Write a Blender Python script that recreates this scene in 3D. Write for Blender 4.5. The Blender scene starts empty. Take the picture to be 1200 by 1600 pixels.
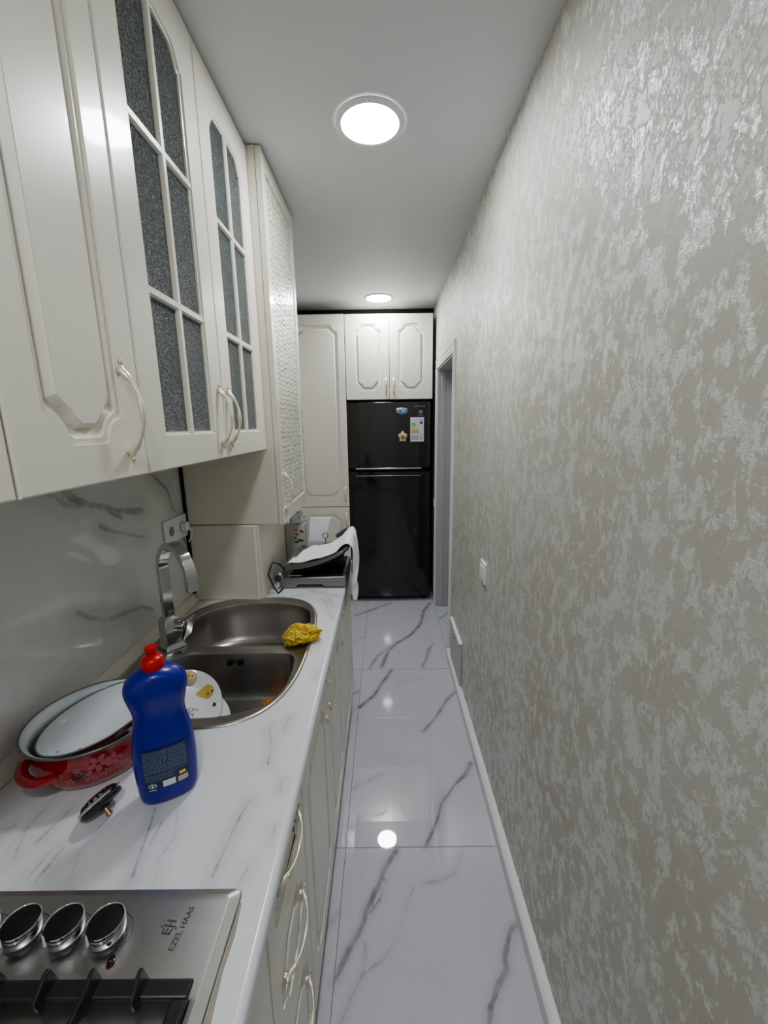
import bpy, bmesh, math, random
from math import sin, cos, pi, sqrt
from mathutils import Vector, Matrix, noise
from mathutils.geometry import delaunay_2d_cdt
random.seed(7)
COL = bpy.context.scene.collection
V = Vector

# ------------------------------------------------------------------ materials
def lin(c):
    return tuple(((x/255)/12.92 if x/255 <= .04045 else ((x/255+.055)/1.055)**2.4) for x in c)
def newmat(name):
    m = bpy.data.materials.new(name); m.use_nodes = True
    nt = m.node_tree
    return m, nt, nt.nodes['Principled BSDF']
def mat(name, col, rough=.5, metal=0., coat=0., bump=None, spec=None, trans=0., emit=None, ior=None, alpha=None, sheen=0.):
    m, nt, b = newmat(name)
    b.inputs['Base Color'].default_value = (*col, 1)
    b.inputs['Roughness'].default_value = rough
    b.inputs['Metallic'].default_value = metal
    b.inputs['Coat Weight'].default_value = coat
    b.inputs['Coat Roughness'].default_value = .08
    if spec is not None: b.inputs['Specular IOR Level'].default_value = spec
    if trans: b.inputs['Transmission Weight'].default_value = trans
    if ior: b.inputs['IOR'].default_value = ior
    if alpha is not None: b.inputs['Alpha'].default_value = alpha
    if sheen: b.inputs['Sheen Weight'].default_value = sheen
    if emit:
        b.inputs['Emission Color'].default_value = (*emit[0], 1)
        b.inputs['Emission Strength'].default_value = emit[1]
    tc = nt.nodes.new('ShaderNodeTexCoord')
    n = nt.nodes.new('ShaderNodeTexNoise')
    n.inputs['Scale'].default_value = bump[0] if bump else 40
    n.inputs['Detail'].default_value = 3
    nt.links.new(tc.outputs['Object'], n.inputs['Vector'])
    bp = nt.nodes.new('ShaderNodeBump')
    bp.inputs['Strength'].default_value = bump[1] if bump else .01
    bp.inputs['Distance'].default_value = bump[2] if bump else .001
    nt.links.new(n.outputs['Fac'], bp.inputs['Height'])
    nt.links.new(bp.outputs['Normal'], b.inputs['Normal'])
    return m
class NT:
    def __init__(s, nt): s.nt = nt
    def n(s, t, **kw):
        x = s.nt.nodes.new(t)
        for k, v in kw.items(): setattr(x, k, v)
        return x
    def l(s, a, b): s.nt.links.new(a, b)
    def val(s, sock, v):
        if isinstance(v, (int, float, tuple)): sock.default_value = v
        else: s.l(v, sock)
    def math(s, op, a, b=0., c=None, clamp=False):
        x = s.n('ShaderNodeMath', operation=op); x.use_clamp = clamp
        s.val(x.inputs[0], a); s.val(x.inputs[1], b)
        if c is not None: s.val(x.inputs[2], c)
        return x.outputs[0]
    def noise(s, vec, scale, detail=3, rough=.5, dist=0.):
        x = s.n('ShaderNodeTexNoise'); s.l(vec, x.inputs['Vector'])
        x.inputs['Scale'].default_value = scale; x.inputs['Detail'].default_value = detail
        x.inputs['Roughness'].default_value = rough; x.inputs['Distortion'].default_value = dist
        return x.outputs['Fac']
    def mapping(s, scale=(1, 1, 1), rot=(0, 0, 0), loc=(0, 0, 0)):
        tc = s.n('ShaderNodeTexCoord'); mp = s.n('ShaderNodeMapping')
        mp.inputs['Scale'].default_value = scale; mp.inputs['Rotation'].default_value = rot
        mp.inputs['Location'].default_value = loc
        s.l(tc.outputs['Object'], mp.inputs['Vector']); return mp.outputs['Vector']
    def ramp(s, fac, lo, hi):
        x = s.n('ShaderNodeMapRange', interpolation_type='SMOOTHSTEP')
        s.l(fac, x.inputs['Value']); x.inputs['From Min'].default_value = lo; x.inputs['From Max'].default_value = hi
        return x.outputs['Result']
    def mix(s, f, a, b):
        x = s.n('ShaderNodeMix', data_type='RGBA')
        s.val(x.inputs['Factor'], f); s.val(x.inputs[6], a if not (isinstance(a, tuple) and len(a) == 3) else (*a, 1))
        s.val(x.inputs[7], b if not (isinstance(b, tuple) and len(b) == 3) else (*b, 1)); return x.outputs[2]
    def bump(s, h, strength, dist, b):
        x = s.n('ShaderNodeBump'); s.l(h, x.inputs['Height'])
        x.inputs['Strength'].default_value = strength; x.inputs['Distance'].default_value = dist
        s.l(x.outputs['Normal'], b.inputs['Normal'])

def marble(name, base, vein, rough, soft, amp, nscale, tiles=False, coat=0., streak=None, cloud=.06, densb=-.05):
    m, nt, b = newmat(name); g = NT(nt)
    a = g.n('ShaderNodeAttribute', attribute_name='vd'); st = g.n('ShaderNodeAttribute', attribute_name='vs')
    vec = g.mapping()
    nz = g.noise(vec, nscale, 5, .65)
    nf = g.noise(vec, nscale*5, 4, .6)
    d = g.math('ADD', a.outputs['Fac'], g.math('MULTIPLY', g.math('SUBTRACT', nz, .5), amp))
    d = g.math('ADD', d, g.math('MULTIPLY', g.math('SUBTRACT', nf, .5), amp*.35))
    v = g.math('SUBTRACT', 1., g.ramp(d, -soft*.3, soft))
    halo = g.math('MULTIPLY', g.math('SUBTRACT', 1., g.ramp(d, 0., soft*7)), .22)
    dens = g.math('ADD', g.math('MULTIPLY', g.noise(vec, nscale*1.6, 4, .6), 1.5), densb, clamp=True)
    v = g.math('MAXIMUM', g.math('MULTIPLY', v, dens), halo)
    v = g.math('MULTIPLY', v, st.outputs['Fac'], clamp=True)
    cl = g.ramp(g.noise(vec, 3, 4, .6, .5), .3, .8)
    basec = g.mix(g.math('MULTIPLY', cl, cloud*4), base, tuple(x*.86 for x in base))
    if streak:
        sv = g.mapping(scale=streak[1], rot=streak[2])
        sn = g.noise(sv, streak[0], 6, .6, .3)
        band = g.math('MULTIPLY', g.ramp(sn, .60, .70), g.ramp(g.noise(vec, 5, 2, .5), .5, .62))
        band = g.math('MULTIPLY', band, .28)
        basec = g.mix(band, basec, vein)
    c = g.mix(v, basec, vein)
    if tiles:
        sx = g.n('ShaderNodeSeparateXYZ'); g.l(vec, sx.inputs[0])
        def line(o, start, step, w):
            t = g.math('ADD', o, -start + step*20)
            t = g.math('MODULO', t, step)
            t = g.math('MINIMUM', t, g.math('SUBTRACT', step, t))
            return g.math('LESS_THAN', t, w)
        gr = g.math('MAXIMUM', line(sx.outputs['X'], -.1705, .6, .0011), line(sx.outputs['Y'], 1.3107, 1.2, .0013))
        c = g.mix(gr, c, lin((92, 90, 92)))
        g.l(g.math('ADD', g.math('MULTIPLY', gr, .4), rough), b.inputs['Roughness'])
    else:
        b.inputs['Roughness'].default_value = rough
    g.l(c, b.inputs['Base Color'])
    b.inputs['Coat Weight'].default_value = coat
    return m

M = {}
M['cream'] = mat('cream_lacquer', (.74, .715, .625), .32, coat=.25, bump=(300, .05, .0005))
M['hole_shade'] = mat('lattice_hole_shade', (.10, .095, .08), .6)  # near-black: shade in the lattice holes put into the colour
M['cream_side'] = mat('cream_board', (.74, .71, .60), .42, bump=(200, .05, .0005))
M['trimcream'] = mat('cream_trim', (.66, .64, .55), .4)
M['plinth'] = mat('plinth_board', (.30, .29, .27), .5)
M['handle'] = mat('cream_gilt_metal', (.80, .75, .62), .28, metal=.55, bump=(120, .2, .0005))
M['handle2'] = mat('cream_gilt_beads', (.60, .55, .44), .3, metal=.7, bump=(400, .4, .0005))
M['ceil'] = mat('ceiling_paint', (.69, .69, .71), .55, bump=(8, .03, .002))
M['white'] = mat('white_plastic', (.80, .80, .80), .3)
M['whitetrim'] = mat('white_trim_paint', (.72, .72, .72), .35)
M['graytrim'] = mat('grey_door_paint', (.46, .46, .47), .4)
M['backwall'] = mat('plain_wall_paint', (.74, .73, .70), .6)
M['black'] = mat('matte_black', (.008, .008, .008), .6, spec=.25)
M['gap'] = mat('black_sealant_and_gap_shade', (.01, .01, .01), .8)  # corner joint, and painted shade of the gap above the far cabinets
M['fridge'] = mat('black_glass_steel', (.010, .009, .010), .10, metal=.0, coat=.6, bump=(3, .03, .004))
M['fridgeside'] = mat('black_fridge_case', (.012, .012, .013), .4)
M['silver'] = mat('silver_bar', (.75, .74, .73), .25, metal=.9)
M['chrome'] = mat('chrome', (.62, .62, .64), .09, metal=1., bump=(60, .04, .001))
M['darkgray'] = mat('dark_grey_plastic', (.06, .06, .062), .4)
M['midgray'] = mat('brushed_grey_metal', (.28, .275, .26), .36, metal=.7, bump=(90, .05, .0005))
M['lidglass'] = mat('grey_lid_panel', (.17, .18, .19), .25, metal=.4)
M['brass'] = mat('brass', (.45, .28, .12), .35, metal=.9)
M['enred'] = mat('red_enamel', (.30, .006, .008), .13, coat=.7)
M['enwhite'] = mat('white_enamel', (.66, .70, .74), .14, coat=.5)
M['enrim'] = mat('grey_enamel_rim', (.20, .20, .19), .3, metal=.7)
M['pink'] = mat('pink_flower_print', (.36, .10, .13), .3)
M['darkflower'] = mat('dark_flower_print', (.06, .012, .012), .35)
M['blue'] = mat('blue_plastic', (.010, .008, .25), .28, bump=(25, .03, .002))
M['redcap'] = mat('red_plastic_cap', (.50, .018, .012), .28)
M['navy'] = mat('navy_label', (.010, .018, .075), .35)
M['labelink'] = mat('label_print', (.13, .17, .27), .5)
M['labelwhite'] = mat('label_white', (.62, .66, .66), .5)
M['labelyellow'] = mat('label_yellow', (.75, .60, .10), .5)
M['labelpink'] = mat('label_pink', (.52, .38, .38), .5)
M['china'] = mat('white_china', (.74, .75, .78), .12, coat=.4)
M['pear'] = mat('yellow_fruit_print', (.56, .42, .10), .25)
M['brownink'] = mat('brown_print', (.07, .045, .03), .3)
M['plum'] = mat('plum_print', (.14, .02, .04), .3)
M['greenink'] = mat('grey_green_print', (.33, .36, .32), .3)
M['cloth'] = mat('yellow_cloth', (.66, .47, .055), .85, bump=(350, .5, .001), sheen=.3)
M['clothred'] = mat('faded_cloth_pattern', (.50, .22, .10), .85)
M['towel'] = mat('white_terry', (.80, .80, .80), .95, bump=(500, 1., .0015), sheen=.4)
M['rubber'] = mat('black_rubber', (.015, .015, .015), .45)
M['cable'] = mat('black_cable', (.012, .012, .012), .5)
M['orange'] = mat('orange_peel', (.45, .14, .02), .5, bump=(90, .4, .002))
M['yellowfood'] = mat('yellow_peel', (.55, .33, .03), .6, bump=(150, .5, .002))
M['led'] = mat('lamp_diffuser', (1, 1, 1), .5, emit=((.93, .965, 1.), 150.))
M['jar'] = mat('jar_card', (.40, .39, .34), .5)
M['bagm'] = mat('clear_bag', (.75, .76, .80), .18, trans=.55, bump=(60, .8, .004))
M['redind'] = mat('dark_red_lens', (.045, .006, .006), .2)
M['engrave'] = mat('engraved_grey', (.06, .06, .06), .5)
M['castiron'] = mat('black_cast_enamel', (.016, .016, .016), .34, bump=(150, .1, .0005))
M['sealant'] = mat('old_beige_sealant', (.35, .31, .24), .7, bump=(80, .5, .002))
M['green'] = mat('label_green', (.10, .42, .28), .5)
M['lime'] = mat('label_lime', (.45, .60, .12), .5)
M['yel'] = mat('label_amber', (.72, .58, .12), .5)
M['ora'] = mat('label_orange', (.62, .30, .14), .5)
M['labelwht2'] = mat('label_paper', (.62, .64, .70), .45)
M['ink'] = mat('black_ink', (.04, .04, .05), .5)
M['mblue'] = mat('blue_resin', (.08, .25, .45), .4)
M['mpale'] = mat('pale_blue_resin', (.50, .56, .72), .4)
M['mbeige'] = mat('beige_resin', (.62, .53, .34), .45)
M['molive'] = mat('olive_resin', (.22, .18, .06), .45)
M['glow'] = mat('grey_logo', (.25, .25, .26), .4)

def steel(name, col, rough, sc, strength):
    m, nt, b = newmat(name); g = NT(nt)
    b.inputs['Metallic'].default_value = 1.
    v = g.mapping(scale=sc); n = g.noise(v, 40, 4, .6); n2 = g.noise(g.mapping(), 6, 4, .6)
    g.l(g.mix(n2, tuple(x*.75 for x in col), col), b.inputs['Base Color'])
    g.l(g.math('ADD', g.math('MULTIPLY', n2, .18), rough-.06), b.inputs['Roughness'])
    g.bump(n, strength, .0008, b)
    return m
M['hobsteel'] = steel('brushed_hob_steel', (.52, .51, .50), .30, (1, 14, 14), .10)
M['sinksteel'] = steel('worn_sink_steel', (.50, .475, .45), .29, (3, 3, 3), .08)

# wallpaper: matte beige ground with pearly ragged patches
def wallpaper():
    m, nt, b = newmat('pearl_patch_wallpaper'); g = NT(nt)
    v1 = g.mapping(scale=(1, 1, .72)); v2 = g.mapping(scale=(1, 1, .8), loc=(3, 1, 2))
    a = g.noise(v1, 25, 10, .70, .2); big = g.noise(v2, 5.0, 3, .5)
    t = g.math('ADD', a, g.math('MULTIPLY', g.math('SUBTRACT', big, .5), .22))
    fine = g.noise(g.mapping(scale=(1, 1, .5)), 170, 4, .7)
    t = g.math('ADD', t, g.math('MULTIPLY', g.math('SUBTRACT', fine, .5), .22))
    mask = g.ramp(t, .47, .56)
    mask = g.math('MULTIPLY', mask, g.math('ADD', g.math('MULTIPLY', g.ramp(fine, .34, .52), .6), .4))
    tint = g.ramp(g.noise(v2, 5, 3, .5), .35, .65)
    ground = g.mix(tint, (.475, .455, .385), (.50, .49, .44))
    pearl = g.mix(tint, (.70, .70, .655), (.66, .68, .65))
    g.l(g.mix(mask, ground, pearl), b.inputs['Base Color'])
    g.l(g.math('SUBTRACT', .50, g.math('MULTIPLY', mask, .14)), b.inputs['Roughness'])
    g.l(g.math('ADD', .06, g.math('MULTIPLY', mask, .12)), b.inputs['Metallic'])
    b.inputs['Specular IOR Level'].default_value = .7
    fl = g.n('ShaderNodeTexVoronoi'); g.l(g.mapping(scale=(1, 1, .6)), fl.inputs['Vector']); fl.inputs['Scale'].default_value = 190
    sc_ = g.n('ShaderNodeSeparateColor'); g.l(fl.outputs['Color'], sc_.inputs[0])
    rip = g.noise(g.mapping(scale=(1, 1, 2.2)), 150, 3, .6, .6)
    h = g.math('ADD', g.math('MULTIPLY', rip, g.math('ADD', .22, mask)), g.math('MULTIPLY', mask, .02))
    h = g.math('ADD', h, g.math('MULTIPLY', g.math('MULTIPLY', sc_.outputs[0], mask), .5))
    g.bump(h, .6, .0016, b)
    return m
M['paper'] = wallpaper()
# textured pane glass
def ripple_glass():
    m, nt, b = newmat('rippled_grey_glass'); g = NT(nt)
    b.inputs['Base Color'].default_value = (.115, .14, .14, 1)
    b.inputs['Roughness'].default_value = .16
    b.inputs['Transmission Weight'].default_value = .25
    b.inputs['Specular IOR Level'].default_value = 1.
    b.inputs['IOR'].default_value = 1.5
    vo = g.n('ShaderNodeTexVoronoi'); g.l(g.mapping(), vo.inputs['Vector']); vo.inputs['Scale'].default_value = 330
    h = g.math('ADD', vo.outputs['Distance'], g.math('MULTIPLY', g.noise(g.mapping(), 260, 2, .5), 1.2))
    g.bump(h, 1., .006, b)
    cell = g.n('ShaderNodeTexVoronoi'); g.l(g.mapping(), cell.inputs['Vector']); cell.inputs['Scale'].default_value = 430
    sx = g.n('ShaderNodeSeparateColor'); g.l(cell.outputs['Color'], sx.inputs[0])
    g.l(g.mix(g.ramp(sx.outputs[0], .45, 1.), (.085, .105, .108), (.36, .42, .42)), b.inputs['Base Color'])
    return m
M['glass'] = ripple_glass()
M['floor'] = marble('polished_marble_tile', (.53, .53, .575), (.17, .17, .185), .022, .0035, .022, 9, tiles=True, coat=0., cloud=.05)
M['counter'] = marble('marble_laminate', (.66, .665, .685), (.16, .16, .175), .24, .0045, .011, 24, densb=-.12, streak=(14, (3.2, .55, 1), (0, 0, .35)), cloud=.05)
M['splash'] = marble('glossy_marble_panel', (.70, .70, .69), (.11, .105, .10), .06, .011, .024, 9, cloud=.09, densb=-.1)

# ------------------------------------------------------------------ mesh builder
class B:
    def __init__(s): s.bm = bmesh.new()
    def vs(s, pts): return [s.bm.verts.new(V(p)) for p in pts]
    def face(s, vs):
        try: return s.bm.faces.new(vs)
        except ValueError: return None
    def box(s, x0, x1, y0, y1, z0, z1):
        v = s.vs([(x, y, z) for z in (z0, z1) for y in (y0, y1) for x in (x0, x1)])
        for f in ((0, 2, 3, 1), (4, 5, 7, 6), (0, 1, 5, 4), (2, 6, 7, 3), (0, 4, 6, 2), (1, 3, 7, 5)):
            s.face([v[i] for i in f])
        return s
    def obox(s, c, ax, ay, az, hx, hy, hz):
        c = V(c); ax, ay, az = V(ax).normalized(), V(ay).normalized(), V(az).normalized()
        v = s.vs([c+ax*(i*hx)+ay*(j*hy)+az*(k*hz) for k in (-1, 1) for j in (-1, 1) for i in (-1, 1)])
        for f in ((0, 2, 3, 1), (4, 5, 7, 6), (0, 1, 5, 4), (2, 6, 7, 3), (0, 4, 6, 2), (1, 3, 7, 5)):
            s.face([v[i] for i in f])
        return s
    def loops(s, loops, cap0=True, cap1=True, closed=True):
        rings = [s.vs(l) for l in loops]; n = len(rings[0])
        for a, b in zip(rings, rings[1:]):
            for i in range(n if closed else n-1):
                j = (i+1) % n; s.face([a[i], a[j], b[j], b[i]])
        if cap0: s.face(rings[0][::-1])
        if cap1: s.face(rings[-1])
        return rings
    def prism(s, poly, f0, f1):   # poly list of (u,v); f0,f1 map to 3D
        s.loops([[f0(*p) for p in poly], [f1(*p) for p in poly]]); return s
    def tube(s, path, rad, n=10, closed=False, sq=None, up=(0, 0, 1)):
        path = [V(p) for p in path]; m = len(path); L = []
        if not hasattr(rad, '__len__'): rad = [rad]*m
        nrm = None
        for i, p in enumerate(path):
            a = path[(i-1) % m] if (closed or i > 0) else p
            b = path[(i+1) % m] if (closed or i < m-1) else p
            t = (b-a).normalized()
            if nrm is None:
                u = V(up)
                if abs(u.dot(t)) > .95: u = V((1, 0, 0))
                nrm = (u - t*u.dot(t)).normalized()
            else:
                nrm = (nrm - t*nrm.dot(t)).normalized()
            bi = t.cross(nrm)
            if sq:   # rectangular section, sq=(half along nrm, half along bi)
                L.append([p+nrm*a_*sq[0]+bi*b_*sq[1] for a_, b_ in ((-1, -1), (1, -1), (1, 1), (-1, 1))])
            else:
                r = rad[i]; rx, ry = (r if hasattr(r, '__len__') else (r, r))
                L.append([p+nrm*cos(2*pi*k/n)*rx+bi*sin(2*pi*k/n)*ry for k in range(n)])
        if closed:
            rings = [s.vs(l) for l in L]
            for i in range(m):
                a, b = rings[i], rings[(i+1) % m]
                for k in range(len(a)):
                    j = (k+1) % len(a); s.face([a[k], a[j], b[j], b[k]])
        else: s.loops(L)
        return s
    def lathe(s, prof, c=(0, 0, 0), axis=(0, 0, 1), n=48, sx=1., sy=1., cap0=True, cap1=True, xd=None):
        c = V(c); az = V(axis).normalized()
        ax = V(xd) if xd else (V((1, 0, 0)) if abs(az.x) < .9 else V((0, 1, 0)))
        ax = (ax - az*ax.dot(az)).normalized(); ay = az.cross(ax)
        L = [[c+az*h+ax*(cos(2*pi*k/n)*r*sx)+ay*(sin(2*pi*k/n)*r*sy) for k in range(n)] for r, h in prof]
        s.loops(L, cap0, cap1); return s
    def grid(s, f, nu, nv):
        g = [[s.bm.verts.new(V(f(i/nu, j/nv))) for j in range(nv+1)] for i in range(nu+1)]
        for i in range(nu):
            for j in range(nv): s.face([g[i][j], g[i+1][j], g[i+1][j+1], g[i][j+1]])
        return s
    def build(s, name, m, parent=None, angle=35, bevel=0., seg=2, flip=False, keepnorm=False, solid=0.):
        bm = s.bm
        if not keepnorm: bmesh.ops.recalc_face_normals(bm, faces=bm.faces)
        if flip: bmesh.ops.reverse_faces(bm, faces=bm.faces)
        lim = math.radians(angle)
        for f in bm.faces: f.smooth = True
        for e in bm.edges:
            if len(e.link_faces) == 2 and e.calc_face_angle(0) > lim: e.smooth = False
        me = bpy.data.meshes.new(name); bm.to_mesh(me); bm.free()
        org = V((0, 0, 0)); p = parent
        while p is not None: org += p.location; p = p.parent
        if parent is None:
            pass
        me.transform(Matrix.Translation(-org))
        o = bpy.data.objects.new(name, me); COL.objects.link(o)
        for mm in (m if isinstance(m, (list, tuple)) else [m]): me.materials.append(mm)
        if parent is not None: o.parent = parent
        if solid:
            sm = o.modifiers.new('Solid', 'SOLIDIFY'); sm.thickness = solid; sm.offset = 0
        if bevel:
            md = o.modifiers.new('Bevel', 'BEVEL'); md.width = bevel; md.segments = seg
            md.limit_method = 'ANGLE'; md.angle_limit = math.radians(40); md.harden_normals = False
        return o
def thing(name, label, cat, loc=(0, 0, 0), group=None):
    o = bpy.data.objects.new(name, None); COL.objects.link(o); o.location = loc
    o.empty_display_size = .05
    tag(o, label, cat, group); return o
def tag(o, label=None, cat=None, group=None, kind=None):
    if label: o['label'] = label
    if cat: o['category'] = cat
    if group: o['group'] = group
    if kind: o['kind'] = kind
    return o
def struct(name, b, m, **kw):
    o = b.build(name, m, **kw); o['kind'] = 'structure'; return o

# ---- constants of the room (metres): X right, Y along the corridor, Z up
XR, XL, ZC = .439, -.832, 2.57
YB, YF, XE = -3.2, 4.36, XL
HC = .87
FX, FY = -.47, 3.62         # front of the wall cabinets / of the tall cabinets

# ---- vein fields
FLOORV = [
 ([(.397,1.716),(.356,1.649),(.292,1.587),(.225,1.497),(.197,1.426),(.165,1.357),(.137,1.313)], .008, .9),
 ([(.026,1.3),(-.021,1.233),(-.041,1.178),(-.078,1.108),(-.098,1.044),(-.136,.986),(-.169,.912)], .010, 1.),
 ([(-.014,1.217),(-.034,1.135),(-.07,1.089)], .003, .8),
 ([(.276,1.303),(.258,1.246),(.236,1.216),(.2,1.195),(.159,1.185),(.11,1.181)], .003, .5),
 ([(.081,1.171),(.051,1.101),(.034,1.055),(-.018,.969),(-.085,.932)], .002, .4),
 ([(-.082,1.008),(-.086,.932),(-.121,.873),(-.142,.827),(-.16,.7)], .003, .6),
 ([(.406,1.052),(.383,1.035),(.345,.966),(.344,.939),(.306,.898),(.276,.857),(.265,.824),(.22,.7)], .008, .9),
 ([(-.175,1.087),(-.211,1.049),(-.3,.98)], .004, .8),
 ([(-.032,1.658),(-.167,1.576)], .003, .6),
 ([(.411,2.262),(.344,2.179),(.262,2.032),(.189,1.934)], .007, .9),
 ([(.344,2.833),(.302,2.753),(.278,2.651),(.236,2.533)], .007, .8),
 ([(.399,3.561),(.324,3.389),(.276,3.151),(.186,2.972),(.073,2.849),(.009,2.742),(-.04,2.54)], .012, 1.),
 ([(.048,2.831),(-.069,2.676),(-.122,2.519)], .007, .7),
 ([(.028,2.501),(-.035,2.361),(-.078,2.247),(-.164,2.131)], .011, 1.),
 ([(.224,2.403),(.108,2.378),(.057,2.326)], .002, .4),
 ([(.036,3.572),(-.164,3.404),(-.271,3.319)], .012, .9),
 ([(-.175,2.952),(-.256,2.886)], .005, .5),
 ([(-.173,2.28),(-.214,2.249)], .004, .8),
 ([(.60,3.45),(.533,3.357),(.445,3.238)], .009, .8),
 ([(.3,.3),(.1,-.1),(.0,-.5)], .008, .8), ([(-.5,3.5),(-.7,3.2),(-.8,2.8)], .008, .8)]
COUNTV = [
 ([(-.46,.681),(-.447,.635),(-.439,.588),(-.428,.551)], .0022, 1.), ([(-.279,.697),(-.287,.655),(-.292,.603),(-.296,.549)], .0022, .8),
 ([(-.413,.674),(-.393,.623),(-.401,.581),(-.386,.543)], .001, .6), ([(-.431,.655),(-.431,.608)], .002, .8),
 ([(-.583,.606),(-.585,.566),(-.587,.545)], .0025, .75), ([(-.601,.595),(-.606,.543)], .0018, .7),
 ([(-.625,.683),(-.635,.638),(-.639,.614)], .003, .65), ([(-.679,.678),(-.679,.638),(-.652,.58)], .002, .6),
 ([(-.708,.648),(-.721,.631)], .003, .6), ([(-.241,.565),(-.248,.542)], .0015, .7),
 ([(-.296,.907),(-.285,.87),(-.275,.845),(-.267,.781)], .002, .75), ([(-.253,.941),(-.257,.884)], .001, .7),
 ([(-.228,.743),(-.222,.715)], .0015, .7), ([(-.278,.701),(-.283,.67)], .0012, .6),
 ([(-.214,.641),(-.214,.614)], .0015, .6), ([(-.207,1.136),(-.219,1.103)], .0015, .7),
 ([(-.272,1.692),(-.241,1.588),(-.217,1.5)], .002, .5), ([(-.26,1.73),(-.225,1.6),(-.205,1.48)], .002, .45),
 ([(-.519,1.721),(-.429,1.697),(-.378,1.723)], .003, .6), ([(-.35,1.78),(-.2,1.7)], .004, .6),
 ([(-.54,.66),(-.55,.6),(-.53,.55)], .001, .5)]
WALLV = [
 ([(1.036,1.52),(1.065,1.447),(1.105,1.411),(1.153,1.391),(1.215,1.374),(1.272,1.35),(1.392,1.325)], .010, .8),
 ([(1.206,1.375),(1.252,1.34),(1.281,1.328)], .006, .9), ([(.98,1.46),(1.036,1.434),(1.062,1.407),(1.122,1.392)], .004, .6),
 ([(1.178,1.324),(1.241,1.29),(1.333,1.254),(1.388,1.232)], .006, .75),
 ([(1.038,1.119),(1.082,1.081),(1.147,1.043),(1.228,1.027),(1.32,1.007),(1.383,.968)], .005, .6),
 ([(1.46,1.48),(1.481,1.44),(1.572,1.371),(1.597,1.291),(1.638,1.267)], .003, .9),
 ([(1.62,1.18),(1.647,1.166),(1.676,1.125)], .003, .9), ([(.6,1.3),(.5,1.1),(.3,1.0)], .006, .6), ([(.1,1.4),(-.1,1.2),(-.4,1.1)], .008, .8)]
def vein_at(x, y, veins):
    best, bs = 9., 0.
    for pts, w, st in veins:
        for (ax, ay), (bx, by) in zip(pts, pts[1:]):
            dx, dy = bx-ax, by-ay; t = max(0, min(1, ((x-ax)*dx+(y-ay)*dy)/(dx*dx+dy*dy)))
            d = sqrt((x-ax-dx*t)**2+(y-ay-dy*t)**2)-w*.75
            if d < best: best, bs = d, st
    return best, bs
def add_veins(o, veins, ax):
    me = o.data
    a = me.attributes.new('vd', 'FLOAT', 'POINT'); b = me.attributes.new('vs', 'FLOAT', 'POINT')
    A, S = [], []
    for v in me.vertices:
        d, s = vein_at(v.co[ax[0]], v.co[ax[1]], veins); A.append(d); S.append(s)
    a.data.foreach_set('value', A); b.data.foreach_set('value', S)

# ------------------------------------------------------------------ the room shell
b = B(); b.grid(lambda u, v: (XL-.1+u*1.7, YB+v*(YF-YB), 0), 190, 850)
floor = struct('floor', b, M['floor'], keepnorm=True); add_veins(floor, FLOORV, (0, 1))
bmx = B(); bmx.box(XL-.1, .87, YB, YF, ZC, ZC+.05); struct('ceiling', bmx, M['ceil'])
DY0, DY1, DZ = 2.72, 3.50, 2.035
b = B()
b.box(XR, XR+.17, YB, DY0, 0, ZC); b.box(XR, XR+.17, DY1, YF, 0, ZC); b.box(XR, XR+.17, DY0, DY1, DZ, ZC)
struct('wall_right', b, M['paper'])
b = B(); b.box(XL-.1, XL-.002, YB, YF, 0, ZC); struct('wall_left', b, M['backwall'])
b = B(); b.box(XL-.1, .87, YF, YF+.1, 0, ZC); struct('wall_back', b, M['backwall'])
b = B(); b.box(XL-.1, .87, YB-.1, YB, 0, ZC); struct('wall_front', b, M['backwall'])
# marble splashback
b = B(); b.grid(lambda u, v: (XL, -.7+u*2.378, .885+v*.66), 476, 132)
sp = struct('wall_splashback', b, M['splash']); add_veins(sp, WALLV, (1, 2))
# cream cove strip along worktop, dark joint in the corner
b = B(); b.prism([(XL, HC+.001), (-.806, HC+.001), (-.806, HC+.004), (-.829, HC+.034), (XL, HC+.034)], lambda u, v: (u, -.7, v), lambda u, v: (u, 1.678, v))
struct('trim_1', b, M['trimcream'], bevel=.0015)
b = B(); b.box(XL, -.818, 1.676, 1.682, HC+.035, 1.51); struct('trim_2', b, M['gap'])
# baseboard right
b = B(); b.prism([(XR, 0), (.4115, 0), (.4115, .055), (.418, .062), (.428, .066), (XR, .07)], lambda u, v: (u, YB, v), lambda u, v: (u, 2.66, v))
struct('baseboard_right', b, M['whitetrim'], bevel=.001)
# door surround (architrave profile) + lining + closed leaf in the deep opening
b = B()
def arch(y0, y1, z0, z1): b.box(XR-.012, XR, y0, y1, z0, z1)
T0, T1, TZ = 2.655, 3.555, DZ+.065
for p0, p1, w0 in ((T0, DY0, 1), (DY1, T1, -1)):
    # stepped casing leg: outer bead, flat, inner bead (in plan)
    e0, e1 = (p0, p1) if w0 == 1 else (p1, p0); q = lambda k: e0+(e1-e0)*k
    P = [(XR-.0002, q(0)), (XR-.011, q(0)), (XR-.0125, q(.03)), (XR-.0125, q(.24)), (XR-.009, q(.28)), (XR-.009, q(.55)), (XR-.0115, q(.60)), (XR-.0115, q(.72)), (XR-.009, q(.76)), (XR-.009, q(1)), (XR-.0002, q(1))]
    b.prism(P, lambda u, v: (u, v, 0), lambda u, v: (u, v, DZ+.001))
q = lambda k: TZ+(DZ-TZ)*k
P = [(XR-.0002, q(0)), (XR-.011, q(0)), (XR-.0125, q(.03)), (XR-.0125, q(.24)), (XR-.009, q(.28)), (XR-.009, q(.55)), (XR-.0115, q(.60)), (XR-.0115, q(.72)), (XR-.009, q(.76)), (XR-.009, q(.99)), (XR-.0002, q(.99))]
b.prism(P, lambda u, v: (u, T0, v), lambda u, v: (u, T1, v))
struct('trim_3', b, M['whitetrim'])
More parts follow.
